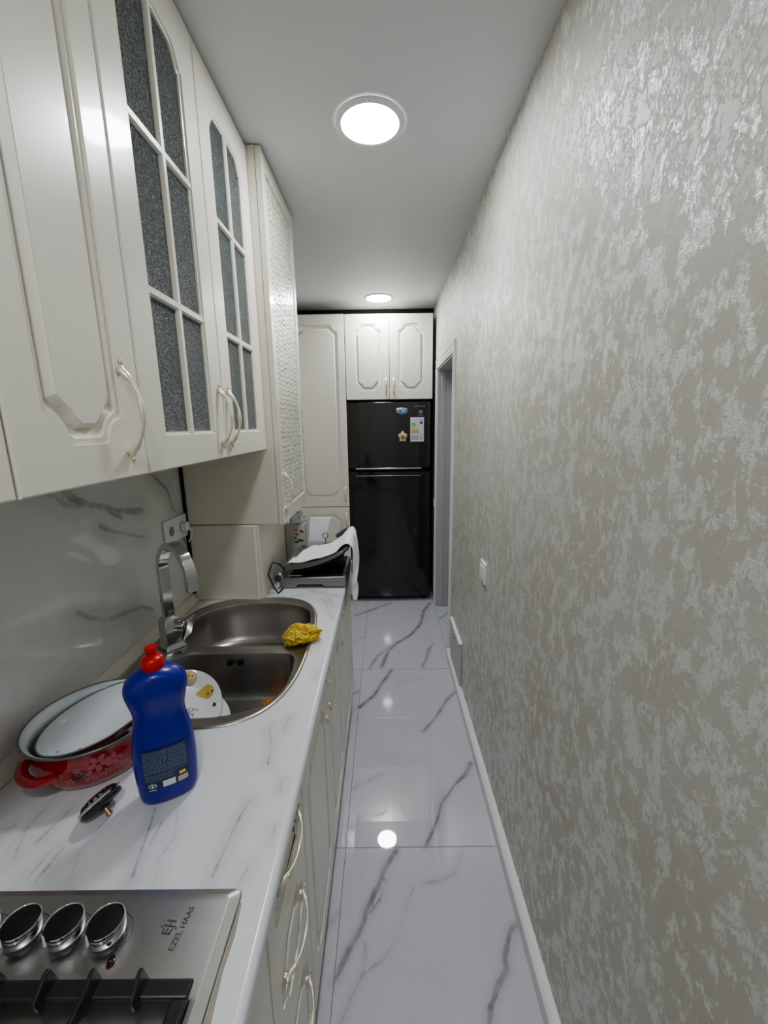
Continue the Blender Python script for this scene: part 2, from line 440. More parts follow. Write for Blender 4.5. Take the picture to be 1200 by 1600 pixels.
b = B()
b.box(XR, XR+.17, DY1-.012, DY1, 0, DZ); b.box(XR, XR+.17, DY0, DY0+.012, 0, DZ); b.box(XR, XR+.17, DY0+.012, DY1-.012, DZ-.012, DZ)
b.box(XR+.03, XR+.06, DY1-.02, DY1-.012, 0, DZ-.012)
struct('trim_4', b, M['graytrim'], bevel=.001)
b = B(); b.box(XR+.135, XR+.168, DY0+.014, DY1-.014, .005, DZ-.014)
d = struct('door_1', b, M['graytrim'], bevel=.002)
b = B(); b.tube([(XR+.134, DY0+.07, 1.0), (XR+.10, DY0+.07, 1.0), (XR+.09, DY0+.075, 1.0), (XR+.09, DY0+.18, 1.0)], .008, 10)
b.build('door_handle', M['chrome'], d)

# ------------------------------------------------------------------ cabinet fronts
def outline(u0, u1, v0, v1, c, st=.006, n=7, o=0.):
    # rectangle with a concave quarter circle cut out of each corner and a small nick, drawn inward by o
    P = []; R = c+o; k0 = math.asin(min(.95, o/R))
    for (cx, cy, sx, sy, swap) in ((u0, v0, 1, 1, 0), (u1, v0, -1, 1, 1), (u1, v1, -1, -1, 0), (u0, v1, 1, -1, 1)):
        Q = [(o, R*cos(k0)+st)] + [(R*sin(t), R*cos(t)) for t in [k0+.12+(pi/2-2*k0-.24)*k/n for k in range(n+1)]] + [(R*cos(k0)+st, o)]
        if swap: Q = Q[::-1]
        P += [(cx+sx*x, cy+sy*y) for x, y in Q]
    return P
def offset(P, d):
    n = len(P); R = []
    for i in range(n):
        a, p, c = V(P[i-1]), V(P[i]), V(P[(i+1) % n])
        e0 = (p-a).normalized(); e1 = (c-p).normalized()
        n0 = V((-e0.y, e0.x)); n1 = V((-e1.y, e1.x)); m = (n0+n1)
        if m.length < .2: m = n0
        m.normalize(); k = d/max(.45, m.dot(n0)); R.append((p.x+m.x*k, p.y+m.y*k))
    return R
def ccw(P):
    a = sum(P[i-1][0]*P[i][1]-P[i][0]*P[i-1][1] for i in range(len(P)))
    return P if a > 0 else P[::-1]
def panel_front(name, F, u0, u1, v0, v1, mrg, c, parent, th=.019, m='cream', prof=None, st=.006):
    b = B(); bm = b.bm
    R = lambda e, d: [F(u0+e, v0+e, d), F(u1-e, v0+e, d), F(u1-e, v1-e, d), F(u0+e, v1-e, d)]
    rings = b.loops([R(.002, -th), R(0, -th+.002), R(0, -.003), R(.001, -.001), R(.003, 0)], True, False)
    prof = prof or [(0, 0), (.0008, -.005), (.010, -.0045), (.023, -.0140), (.0325, -.0008), (.034, 0)]
    L = []
    for o, d in prof:
        L.append([F(x, y, d) for x, y in outline(u0+mrg[0], u1-mrg[1], v0+mrg[2], v1-mrg[3], c, st, 7, o)])
    rr = b.loops(L, False, False)
    f = b.face(rr[-1])
    if f: bmesh.ops.triangulate(bm, faces=[f])
    es = []
    for ring in (rings[-1], rr[0]):
        for i in range(len(ring)):
            e = bm.edges.get((ring[i-1], ring[i]))
            if e: es.append(e)
    bmesh.ops.triangle_fill(bm, edges=es, use_beauty=True, use_dissolve=False)
    return b.build(name, M[m], parent, angle=24)
def handle(F, uc, vc, vertical, parent, L=.165, rise=.028):
    thin = 1.
    if F is FL: rise, thin = .020, .78
    def P(s, h, off=0.):
        return F(uc+off, vc+s*L/2, h) if vertical else F(uc+s*L/2, vc+off, h)
    path, rad = [], []
    for k in range(33):
        s = -1+2*k/32
        a = abs(s)
        h = .006+rise*max(0, 1-(a/.86)**2.6) if a < .86 else .006
        r = .0040 + .0024*max(0, 1-(abs(s)/.3)**2)
        if .60 < a < 1: r = .0040+.0046*sin(pi*(a-.60)/.40)
        if a >= .999: r = .0015
        path.append(P(s, h)); rad.append((r*.8*thin, r*thin))
    up = F(0, 0, 1); z = F(0, 0, 0); up = V(up)-V(z)
    b = B(); b.tube(path, rad, 10, up=up); 
    o = b.build('handle', M['handle'], parent, angle=60)
    for sg in (-1, 1):
        b = B()
        b.lathe([(.007, -.0005), (.0065, .004), (.004, .009)], P(sg*.86, 0.), up, 12)
        for (s, r) in ((1.03, .0042), (1.075, .0028), (.70, .0050)):
            b.lathe([(0.0005, -r), (r*.7, -r*.7), (r, 0), (r*.7, r*.7), (.0005, r)], P(s*sg, .006 if s > .9 else .016), up, 10)
        b.build('end_bead', M['handle2'], o, angle=60)
    return o
FU = lambda u, v, d: (FX+d, u, v)
FB = lambda u, v, d: (u, FY-d, v)
FL = lambda u, v, d: (-.20+d, u, v)
FD = lambda u, v, d: (-.42+d, u, v)

def wall_cab(y0, y1, label, hy, panel=True):
    t = thing('wall_cabinet', label, 'cabinet', (FX, y0, 1.512), 'cream wall cabinets above the worktop')
    b = B(); b.box(XL+.001, FX-.021, y0+.001, y1-.001, 1.514, 2.566); b.build('carcass', M['cream_side'], t, bevel=.001)
    d = panel_front('door', FU, y0+.0015, y1-.0015, 1.512, 2.562, (.058, .062, .064, .06), .044, t)
    handle(FU, hy, 1.630, True, d); return t
wall_cab(.03, .5255, 'cream wall cabinet with one plain panelled door, cut by left photo edge', .07)
wall_cab(.5285, .8315, 'narrow cream wall cabinet with solid panelled door and single curved handle', .772)

# glazed double cabinet
t = thing('glass_wall_cabinet', 'cream wall cabinet with two rippled glass lattice doors beside the patterned cabinet', 'cabinet', (FX, .834, 1.512), 'cream wall cabinets above the worktop')
b = B()
y0, y1 = .8345, 1.678
b.box(XL+.001, XL+.012, y0, y1, 1.514, 2.566); b.box(XL+.012, FX-.021, y0, y0+.016, 1.514, 2.566); b.box(XL+.012, FX-.021, y1-.016, y1, 1.514, 2.566)
b.box(XL+.012, FX-.021, y0+.016, y1-.016, 1.514, 1.53); b.box(XL+.012, FX-.021, y0+.016, y1-.016, 2.55, 2.566)
b.build('carcass', M['cream_side'], t, bevel=.001)
for z in (1.865, 2.195):
    b = B(); b.box(XL+.013, FX-.06, y0+.017, y1-.017, z, z+.016); b.build('shelf', M['cream_side'], t)
def glass_door(u0, u1, hy):
    b = B(); bm = b.bm; v0, v1 = 1.512, 2.562; th = .02
    R = lambda e, d: [FU(u0+e, v0+e, d), FU(u1-e, v0+e, d), FU(u1-e, v1-e, d), FU(u0+e, v1-e, d)]
    rings = b.loops([R(.002, -th), R(0, -th+.002), R(0, -.003), R(.003, 0)], False, False)
    a0, a1, c0, c1 = u0+.078, u1-.078, v0+.073, v1-.10
    c = .040
    P = [(a0, c0), (a1, c0), (a1, c1-c), (a1-.010, c1-c)]
    P += [(a1-.010-(c*.9)*k/6*1.0, c1-c+c*sin(pi/2*k/6)) for k in range(1, 7)]
    um = (a0+a1)/2
    P += [(um, c1+.006)]
    P += [(a0+.010+(c*.9)*(6-k)/6, c1-c+c*sin(pi/2*(6-k)/6)) for k in range(0, 6)]
    P += [(a0+.010, c1-c), (a0, c1-c)]
    P = ccw(P)
    L = [[FU(x, y, d) for x, y in offset(P, o)] for o, d in ((0, 0), (.003, -.004), (.007, -.005), (.008, -.02))]
    rr = b.loops(L, False, False)
    for A, Bq in ((rings[-1], rr[0]), (rings[0], rr[-1])):
        es = [bm.edges.get((r[i-1], r[i])) for r in (A, Bq) for i in range(len(r))]
        bmesh.ops.triangle_fill(bm, edges=[e for e in es if e], use_beauty=True)
    prof = [(-.010, -.016), (-.010, -.006), (-.006, -.001), (.006, -.001), (.010, -.006), (.010, -.016)]
    b.prism(prof, lambda p, d: FU(um+p, c0+.004, d), lambda p, d: FU(um+p, c1, d))
    for z in (1.877, 2.187):
        b.prism(prof, lambda p, d: FU(a0+.003, z+p, d-.0004), lambda p, d: FU(a1-.003, z+p, d-.0004))
    o = b.build('door', M['cream'], t, angle=28)
    g = B(); g.prism(offset(P, -.006), lambda x, y: FU(x, y, -.013), lambda x, y: FU(x, y, -.010)); g.build('glass_pane', M['glass'], o)
    handle(FU, hy, 1.630, True, o)
glass_door(.8345, 1.2555, 1.223); glass_door(1.2585, 1.678, 1.291)

# tall patterned cabinet with pierced door
t = thing('patterned_cabinet', 'tall narrow cream cabinet with pierced floral lattice door', 'cabinet', (-.42, 1.69, 1.203))
b = B(); b.box(XL+.001, -.4415, 1.6835, 2.2, 1.205, 2.566); b.build('carcass', M['cream_side'], t, bevel=.001)
b = B(); u0, u1, v0, v1 = 1.6825, 2.2, 1.203, 2.562; e = .045
for (a, c, p, q) in ((u0, u0+e, v0, v1), (u1-e, u1, v0, v1), (u0+e, u1-e, v0, v0+.06), (u0+e, u1-e, v1-.06, v1)):
    b.box(-.44, -.42, a, c, p, q)
dd = b.build('door', M['cream'], t)
b = B(); b.box(-.4265, -.4252, u0+e-.002, u1-e+.002, v0+.058, v1-.058); b.build('hole_shade_panel', M['hole_shade'], dd)  # dark sheet imitates the shade inside the pierced holes
b = B(); bm = b.bm
nu, nv = 21, 63; du = (u1-u0-2*e)/nu; dv = (v1-v0-.12)/nv
rnd = random.Random(3)
def jit(i, j, n, m): return (0, 0) if i in (0, n) or j in (0, m) else (rnd.uniform(-.25, .25), rnd.uniform(-.25, .25))
C = {(i, j): tuple(p+q for p, q in zip((i, j+(0 if j in (0, nv) else (0, .15, .5, .35)[i % 4])), jit(i, j, nu, nv))) for i in range(nu+1) for j in range(nv+1)}
G = {}
def gp(key, x, y):
    if key not in G: G[key] = bm.verts.new(V(FD(u0+e+x*du, v0+.06+y*dv, -.0035+.0006*noise.noise(V((x*.4, y*.4, 1))))))
    return G[key]
for i in range(nu):
    for j in range(nv):
        cs = [(i, j), (i+1, j), (i+1, j+1), (i, j+1)]
        O = []
        for k in range(4):
            a, c = cs[k], cs[(k+1) % 4]
            O.append(gp(a, *C[a])); mid = tuple((p+q)/2 for p, q in zip(C[a], C[c]))
            O.append(gp((min(a, c), max(a, c)), *mid))
        cx = sum(C[q][0] for q in cs)/4; cy = sum(C[q][1] for q in cs)/4
        # petals: hole ellipse turned round the centre of a 3x3 rosette
        rc = (3*(i//3)+1, 3*(j//3)+1); ang = math.atan2(j-rc[1], i-rc[0]) if (i, j) != rc else rnd.uniform(0, 3)
        ang += rnd.uniform(0, 2.4)
        ra, rb = (.46, .25) if (i, j) != rc else (.22, .22)
        ra *= rnd.uniform(.55, 1.05); rb *= rnd.uniform(.7, 1.15)
        H, H2 = [], []
        for k in range(8):
            t0 = -3*pi/4 + k*pi/4
            x = ra*cos(t0-ang); y = rb*sin(t0-ang)
            hx, hy = cx+x*cos(ang)-y*sin(ang), cy+x*sin(ang)+y*cos(ang)
            H.append(bm.verts.new(V(FD(u0+e+hx*du, v0+.06+hy*dv, -.004)))); H2.append(bm.verts.new(V(FD(u0+e+hx*du, v0+.06+hy*dv, -.0050))))
        for k in range(8):
            l = (k+1) % 8
            b.face([O[k], O[l], H[l], H[k]]); b.face([H[k], H[l], H2[l], H2[k]])
b.build('lattice_panel', M['cream'], dd, angle=50)
handle(FD, 1.722, 1.335, True, dd)

# pipe box below it
t = thing('boxed_duct', 'low cream boxed panel standing on worktop behind the sink', 'box', (-.68, 1.70, HC))
b = B(); b.box(XL+.001, -.531, 1.6835, 2.198, HC+.0015, 1.2015); b.build('casing', M['cream_side'], t, bevel=.001)
b = B(); b.box(XL+.016, -.552, 1.680, 1.6835, HC+.0015, 1.196); b.build('front_panel', M['cream'], t, bevel=.001)
b = B(); b.box(-.552, -.546, 1.6795, 1.6835, HC+.0015, 1.196); b.build('edge_strip', M['white'], t)

# tall cabinets and fridge wall at the far end
t = thing('tall_cabinet', 'tall cream panelled cupboard standing left of the black refrigerator', 'cabinet', (-.54, FY, 0))
b = B(); b.box(-.778, -.318, FY+.021, YF-.01, .06, 2.49); b.box(-.77, -.33, FY+.05, YF-.03, .001, .06); b.build('carcass', M['cream_side'], t, bevel=.001)
d1 = panel_front('door', FB, -.776, -.3165, .899, 2.483, (.055, .055, .075, .08), .05, t); handle(FB, -.345, 1.01, True, d1, L=.13)
d2 = panel_front('door', FB, -.776, -.3165, .065, .893, (.055, .055, .075, .06), .05, t); handle(FB, -.345, .78, True, d2, L=.13)
t = thing('overhead_cabinet', 'small cream two-door cupboard mounted above the refrigerator', 'cabinet', (.055, FY, 1.812))
b = B(); b.box(-.312, .409, FY+.021, YF-.01, 1.815, 2.483); b.build('carcass', M['cream_side'], t, bevel=.001)
d1 = panel_front('door', FB, -.3115, .0485, 1.812, 2.483, (.075, .062, .07, .075), .05, t); handle(FB, .022, 1.925, True, d1, L=.13)
d2 = panel_front('door', FB, .0535, .4095, 1.812, 2.483, (.068, .07, .07, .075), .05, t); handle(FB, .085, 1.925, True, d2, L=.13)
b = B(); b.box(-.80, XR-.002, 3.83, 3.845, 2.4845, ZC-.001); struct('gap_shade_panel', b, M['gap'])  # black panel paints the shade in the gap above the far cabinets

t = thing('refrigerator', 'tall glossy black two-door refrigerator at end of the corridor', 'refrigerator', (.045, 3.65, 0))
x0, x1 = -.309, .398
b = B(); b.box(x0+.004, x1-.004, FY+.065, 4.30, .03, 1.79); b.build('case', M['fridgeside'], t, bevel=.004)
def fdoor(z0, z1):
    b = B(); n = 14; L = []
    pr = [(x0, FY+.058)]
    for k in range(n+1):
        u = k/n; x = x0+(x1-x0)*u
        yy = FY+.006 - .010*(1-(2*u-1)**2) + (.006 if k in (0, n) else 0)
        pr.append((x, yy))
    pr.append((x1, FY+.058))
    b.prism(pr, lambda x, y: (x, y, z0), lambda x, y: (x, y, z1)); return b
up = fdoor(1.236, 1.790).build('freezer_door', M['fridge'], t, angle=25, bevel=.003)
lo = fdoor(.045, 1.165).build('fridge_door', M['fridge'], t, angle=25, bevel=.003)
b = B(); b.box(x0+.01, x1-.01, FY+.035, FY+.06, 1.165, 1.236); b.build('handle_recess', M['black'], t)
fdoor(1.168, 1.2).build('lower_cap', M['fridge'], lo, angle=25, bevel=.001)
b = B(); b.box(-.25, .318, FY-.010, FY+.03, 1.226, 1.236); b.build('handle_bar_and_reflection', M['silver'], up, bevel=.002)
b = B(); b.box(-.25, .318, FY-.008, FY+.03, 1.166, 1.170); b.build('handle_bar_and_reflection', M['silver'], lo, bevel=.001)  # thin silver strip imitates the reflection below the handle recess
for x in (-.27, .345):
    b = B(); b.lathe([(.018, 0), (.018, .012), (.010, .016), (.010, .04)], (x, FY+.055, .001)); b.build('foot', M['rubber'], t)
YS = FY-.0045
def text_obj(name, s, size, m, parent, frame, extrude=.0003, align='CENTER', depth=0):
    cu = bpy.data.curves.new('t', 'FONT'); cu.body = s; cu.size = size; cu.align_x = align; cu.align_y = 'CENTER'; cu.extrude = extrude
    o = bpy.data.objects.new('t', cu); COL.objects.link(o)
    dg = bpy.context.evaluated_depsgraph_get(); me = bpy.data.meshes.new_from_object(o.evaluated_get(dg))
    bpy.data.objects.remove(o); me.name = name
    org = V((0, 0, 0)); p = parent
    while p is not None: org += p.location; p = p.parent
    for v in me.vertices: v.co = V(frame(v.co.x, v.co.y, v.co.z)) - org
    me.materials.clear(); me.materials.append(m)
    ob = bpy.data.objects.new(name, me); COL.objects.link(ob); ob.parent = parent; return ob
FF = lambda cx, cz: (lambda x, y, z: (cx+x, YS-.0012-z, cz+y))
text_obj('brand_lettering', 'SAMSUNG', .021, M['glow'], up, FF(.302, 1.752))
# energy label: separate sticker
def sticker():
    t = thing('energy_label', 'white energy rating sticker with coloured bars on freezer door', 'sticker', (.281, YS, 1.56))
    b = B(); b.box(.224, .339, YS-.0012, YS+.004, 1.458, 1.662); b.build('paper', M['labelwht2'], t)
    Y = YS-.0012
    for k, (mm, w) in enumerate((('green', .028), ('green', .036), ('lime', .043), ('yel', .049), ('yel', .053), ('ora', .058), ('ora', .062))):
        z = 1.615-.0125*k; b = B()
        b.prism([(.234, z), (.234+w, z), (.234+w+.006, z-.0048), (.234+w, z-.0096), (.234, z-.0096)], lambda u, v: (u, Y-.0006, v), lambda u, v: (u, Y+.0004, v))
        b.build('rating_bar', M[mm], t)
    b = B(); b.prism([(.302, 1.616), (.308, 1.624), (.328, 1.624), (.328, 1.608), (.308, 1.608)], lambda u, v: (u, Y-.0006, v), lambda u, v: (u, Y+.0004, v)); b.build('rating_arrow', M['ink'], t)
    b = B(); b.box(.30, .328, Y-.0005, Y+.0004, 1.63, 1.638)
    for k in range(5): b.box(.234, .296, Y-.0005, Y+.0004, 1.507-k*.008, 1.510-k*.008)
    b.build('printed_lines', M['glow'], t); b = B()
    b.box(.311, .322, Y-.0005, Y+.0004, 1.518, 1.526); b.box(.312, .320, Y-.0005, Y+.0004, 1.485, 1.503); b.box(.308, .325, Y-.0005, Y+.0004, 1.478, 1.483)
    b.build('printed_symbols', M['glow'], t)
sticker()
t = thing('feature_sticker', 'small dark square sticker with pale symbol above the energy label', 'sticker', (.311, YS, 1.70))
b = B(); b.box(.289, .334, YS-.0008, YS+.004, 1.682, 1.726); b.build('backing', M['ink'], t)
b = B(); b.prism([(.311+.012*cos(a), 1.708+.013*sin(a)) for a in [2*pi*k/16 for k in range(16)]], lambda u, v: (u, YS-.0014, v), lambda u, v: (u, YS, v)); b.build('emblem', M['glow'], t)
b = B(); b.box(.290, .333, YS-.0012, YS, 1.676, 1.680); b.build('caption_line', M['glow'], t)
def magnet(name, label, cx, cz, pts, m1, m2, spots):
    t = thing(name, label, 'magnet', (cx, YS, cz))
    b = B(); P = [(cx+x, cz+y) for x, y in pts]
    b.loops([[(u, YS+.004, v) for u, v in P], [(u, YS-.006, v) for u, v in P], [(cx+(u-cx)*.7, YS-.011, cz+(v-cz)*.7) for u, v in P]])
    b.build('base', m1, t, angle=50)
    b = B()
    for (x, y, r) in spots: b.lathe([(r, -.002), (r*.9, r*.25), (r*.5, r*.5), (.0004, r*.55)], (cx+x, YS-.0095, cz+y), (0, -1, 0), 10)
    b.build('raised_detail', m2, t)
rr = random.Random(5)
pts = [((.050+rr.uniform(-.012, .008))*cos(a), (.030+rr.uniform(-.010, .006))*sin(a)) for a in [2*pi*k/18 for k in range(18)]]
magnet('fridge_magnet', 'blue and white irregular souvenir magnet near top of freezer door', .150, 1.716, pts, M['mblue'], M['mpale'], [(-.030, .010, .016), (-.008, .014, .014), (-.025, -.014, .009), (.012, -.006, .010), (.030, .012, .008), (.034, -.010, .007), (.002, -.018, .007)])
pts = [((.034+.007*sin(5*a))*cos(a)*1., (.042+.006*sin(5*a))*sin(a)) for a in [2*pi*k/30 for k in range(30)]]
magnet('fridge_magnet', 'beige shell-like souvenir magnet left of the energy label', .158, 1.502, pts, M['mbeige'], M['molive'], [(0, 0, .014), (-.006, -.014, .010), (.010, -.012, .008), (-.014, .012, .006)])

# ------------------------------------------------------------------ lower cabinets
def base_cab(y0, y1, label, fronts):
    t = thing('base_cabinet', label, 'cabinet', (-.2, y0, 0), 'cream base cabinets under the worktop')
    b = B(); xb, xf = XL+.012, -.2215
    b.box(xb, xf, y0+.001, y0+.017, .085, .69 if y0 == 1.631 else .833); b.box(xb, xf, y1-.017, y1-.001, .085, .69 if y1 == 1.629 else .833); b.box(xb, xf, y0+.017, y1-.017, .085, .101)
    b.box(xb, xb+.006, y0+.017, y1-.017, .101, .833)
    b.box(xb+.03, -.25, y0+.02, y1-.02, 0.001, .085)
    b.build('carcass', M['cream_side'], t)
    for nm, a, c, z0, z1, hu, hv, vert in fronts:
        mg = (.045, .045, .045, .045) if nm == 'drawer' else (.058, .058, .066, .066)
        cc = min(.04, (z1-z0)/5)
        if z1-z0 < .2: mg = (.04, .04, .03, .03); cc = .02
        d = panel_front(nm, FL, a, c, z0, z1, mg, cc, t, m='cream')
        handle(FL, hu, hv, vert, d)
base_cab(-.70, -.09, 'cream base cabinet nearest the camera, outside the hob', [('door', -.698, -.092, .09, .83, -.13, .74, True)])
base_cab(-.088, .514, 'cream base cabinet directly below the gas hob', [('door', -.086, .213, .09, .83, .18, .74, True), ('door', .217, .512, .09, .83, .25, .74, True)])
base_cab(.516, .799, 'narrow cream three-drawer base cabinet with curved bar handles', [
    ('drawer', .518, .797, .695, .83, .657, .808, False), ('drawer', .518, .797, .455, .690, .657, .59, False), ('drawer', .518, .797, .09, .450, .657, .335, False)])
base_cab(.801, 1.629, 'wide cream two-door base cabinet below the steel sink', [('door', .803, 1.213, .09, .83, 1.182, .745, True), ('door', 1.217, 1.627, .09, .83, 1.248, .745, True)])
base_cab(1.631, 2.20, 'last cream base cabinet below the contact grill', [('door', 1.633, 2.198, .09, .83, 1.675, .745, True)])

# ------------------------------------------------------------------ sink outline
SC = (-.532, 1.295); SA, SB = .272, .400
def sup(cx, cy, a, b_, n, k=80):
    P = []
    for i in range(k):
        t = 2*pi*i/k; c, s_ = cos(t), sin(t)
        P.append((cx+a*math.copysign(abs(c)**(2/n), c), cy+b_*math.copysign(abs(s_)**(2/n), s_)))
    return P
def spline(P, n=6):
    R = []; m = len(P)
    for i in range(m):
        p0, p1, p2, p3 = [V(P[(i+k-1) % m]) for k in range(4)]
        for j in range(n):
            t = j/n
            q = .5*((2*p1)+(p2-p0)*t+(2*p0-5*p1+4*p2-p3)*t*t+(3*p1-p0-3*p2+p3)*t**3); R.append((q.x, q.y))
    return R
far_k = [(-.36, 1.292), (-.315, 1.298), (-.294, 1.335), (-.288, 1.41), (-.292, 1.50), (-.325, 1.585), (-.42, 1.633), (-.53, 1.643), (-.64, 1.628), (-.72, 1.575), (-.757, 1.48), (-.752, 1.40), (-.705, 1.335), (-.65, 1.298), (-.58, 1.292), (-.47, 1.291)]
FAR = spline(far_k, 5)
NEAR = spline([(x, 1.247-(y-1.291)*.89) for x, y in far_k][::-1], 5)
OUT = sup(*SC, SA, SB, 3.2, 88)
CUT = sup(*SC, SA-.012, SB-.012, 3.2, 88)
# worktop with the sink cut-out
def inside(p, P):
    r = False
    for i in range(len(P)):
        (x1, y1), (x2, y2) = P[i-1], P[i]
        if (y1 > p[1]) != (y2 > p[1]) and p[0] < (x2-x1)*(p[1]-y1)/(y2-y1)+x1: r = not r
    return r
WX0, WX1, WY0, WY1 = XL+.001, -.199, -.70, 2.21
pts, edges = [], []
for Pg in ([(WX0, WY0), (WX1, WY0), (WX1, WY1), (WX0, WY1)], CUT):
    st0 = len(pts); pts += [V(p) for p in Pg]; edges += [(st0+i, st0+(i+1) % len(Pg)) for i in range(len(Pg))]
x = WX0+.01
while x < WX1:
    y = WY0+.012
    while y < WY1-.005:
        if not inside((x, y), sup(*SC, SA, SB, 3.2, 60)): pts.append(V((x, y)))
        y += .014
    x += .014
for P_, w_, s_ in COUNTV:     # extra vertices along each vein so thin lines stay unbroken
    for (ax, ay), (bx, by) in zip(P_, P_[1:]):
        n_ = max(1, int(sqrt((bx-ax)**2+(by-ay)**2)/.005))
        L_ = sqrt((bx-ax)**2+(by-ay)**2); px, py = -(by-ay)/L_*.006, (bx-ax)/L_*.006
        for k in range(n_):
            for m_ in (-1, 0, 1):
                q_ = (ax+(bx-ax)*k/n_+px*m_, ay+(by-ay)*k/n_+py*m_)
                if not inside(q_, sup(*SC, SA, SB, 3.2, 60)) and q_[0] < WX1-.002: pts.append(V(q_))
ov, oe, of, *_ = delaunay_2d_cdt(pts, edges, [], 0, 1e-6)
b = B(); vv = [b.bm.verts.new((p.x, p.y, HC)) for p in ov]
for f in of:
    c = sum((ov[i] for i in f), V((0, 0)))/len(f)
    if inside(c, CUT) or not (WX0 < c.x < WX1 and WY0 < c.y < WY1): continue
    b.face([vv[i] for i in f])
n0 = len(CUT)
b.loops([[(x, y, HC) for x, y in CUT], [(x, y, .836) for x, y in CUT]], False, False)
# rolled front edge
pr = [(WX1, HC)]+[(WX1+.012*sin(a), HC-.012+.012*cos(a)) for a in [pi/2*k/5 for k in range(1, 6)]]+[(-.187, .845)]+[(-.187-.010*(1-cos(a)), .845-.010*sin(a)) for a in [pi/2*k/4 for k in range(1, 5)]]+[(WX1-.02, .835)]
nn = 160
b.loops([[(u, WY0+(WY1-WY0)*k/nn, v) for u, v in pr] for k in range(nn+1)], False, False, closed=False)
for y in (WY0, WY1):
    b.face(b.vs([(u, y, v) for u, v in pr]+[(WX0, y, HC)]))
bmesh.ops.remove_doubles(b.bm, verts=b.bm.verts, dist=.00005)
wt = b.build('worktop', M['counter'], None, angle=40)
tag(wt, 'long white marble-look worktop with grey veins under sink and hob', 'worktop'); add_veins(wt, [(p_, w_*.9, s_) for p_, w_, s_ in COUNTV], (0, 1))

# sink
t = thing('kitchen_sink', 'worn stainless steel double-bowl sink set into the marble worktop', 'sink', (SC[0], SC[1], HC))
b = B(); bm = b.bm
scl = lambda P, c, k, z: [(c[0]+(x-c[0])*k, c[1]+(y-c[1])*k, z) for x, y in P]
def insetO(d, z): return [(x, y, z) for x, y in sup(*SC, SA-d, SB-d, 3.2, 88)]
rr = b.loops([insetO(.001, HC+.0005), insetO(0, HC+.002), insetO(.002, HC+.0045), insetO(.007, HC+.0055), insetO(.012, HC+.0045), insetO(.016, HC+.0022)], False, False)
ol = rr[-1]
es = [bm.edges.get((ol[i-1], ol[i])) for i in range(len(ol))]
cf = (-.525, 1.46); cn = (-.525, 1.09)
bl = []
for P, c in ((FAR, cf), (NEAR, cn)):
    L = [scl(P, c, 1.0, HC+.0022), scl(P, c, .985, HC+.001), scl(P, c, .975, HC-.006), scl(P, c, .955, HC-.06), scl(P, c, .93, HC-.125), scl(P, c, .90, HC-.147), scl(P, c, .84, HC-.158), scl(P, c, .72, HC-.162), scl(P, c, .3, HC-.165), scl(P, c, .13, HC-.167)]
    r = b.loops(L, False, True); l = r[0]; bl.append(l)
    es += [bm.edges.get((l[i-1], l[i])) for i in range(len(l))]
bmesh.ops.triangle_fill(bm, edges=[e_ for e_ in es if e_], use_beauty=True, use_dissolve=False)
b.build('basin', M['sinksteel'], t, angle=50, keepnorm=False)
for c in (cf, cn):
    b = B(); b.lathe([(.030, 0), (.040, .001), (.043, .003), (.041, .0045), (.030, .001), (.027, -.002)], (c[0], c[1], HC-.166), n=32)
    b.build('drain_ring', M['chrome'], t)
b = B()
for dx in (-.024, -.014, .010, .020):
    b.box(-.498+dx-.0028, -.498+dx+.0028, 1.232, 1.2375, HC-.036, HC-.018)
b.lathe([(.0035, 0), (.0035, .003)], (-.500, 1.2375, HC-.027), (0, -1, 0), 12)
b.build('overflow_slots', M['black'], t)

# ------------------------------------------------------------------ faucet
fx, fy = -.730, 1.292; ph = math.radians(38); dr = V((cos(ph), -sin(ph), 0)); sd = V((sin(ph), cos(ph), 0)); Z = V((0, 0, 1))
t = thing('faucet', 'chrome square-section gooseneck faucet rising behind the sink', 'faucet', (fx, fy, HC+.004))
c0 = V((fx, fy, 0))
b = B()
def sq(h, w, d, z): return [c0+dr*a*w+sd*c*d+Z*z for a, c in ((-1, -1), (1, -1), (1, 1), (-1, 1))]
b.loops([sq(0, .034, .034, HC+.003), sq(0, .034, .034, HC+.008), sq(0, .030, .030, HC+.014), sq(0, .027, .027, HC+.03), sq(0, .026, .026, .970), sq(0, .019, .019, .985)])
b.build('body', M['chrome'], t, bevel=.002)
path = [c0+Z*(.978+k*.034) for k in range(6)]
zt = 1.148; Rr = .092
for k in range(1, 25):
    a = pi*k/24; path.append(c0+dr*(Rr-Rr*cos(a))+Z*(zt+Rr*1.05*sin(a)))
path += [c0+dr*2*Rr+Z*(zt-.012), c0+dr*2*Rr+Z*(zt-.030)]
b = B(); b.tube(path, 0, sq=(.0105, .0165), up=dr); b.build('spout', M['chrome'], t, bevel=.0015, angle=30)
ld = (dr*.80+sd*.60).normalized(); lp = V((-ld.y, ld.x, 0)); hc0 = c0+Z*.950
b = B(); b.lathe([(.018, .015), (.018, .050), (.016, .053)], hc0, ld, 24); b.build('valve_stub', M['chrome'], t)
b = B(); lc = hc0+ld*.062-Z*.004
b.obox(lc, ld*.9-Z*.25, lp, V((0, 0, 1))*.95+ld*.28, .0055, .026, .036); b.build('lever', M['chrome'], t, bevel=.002)

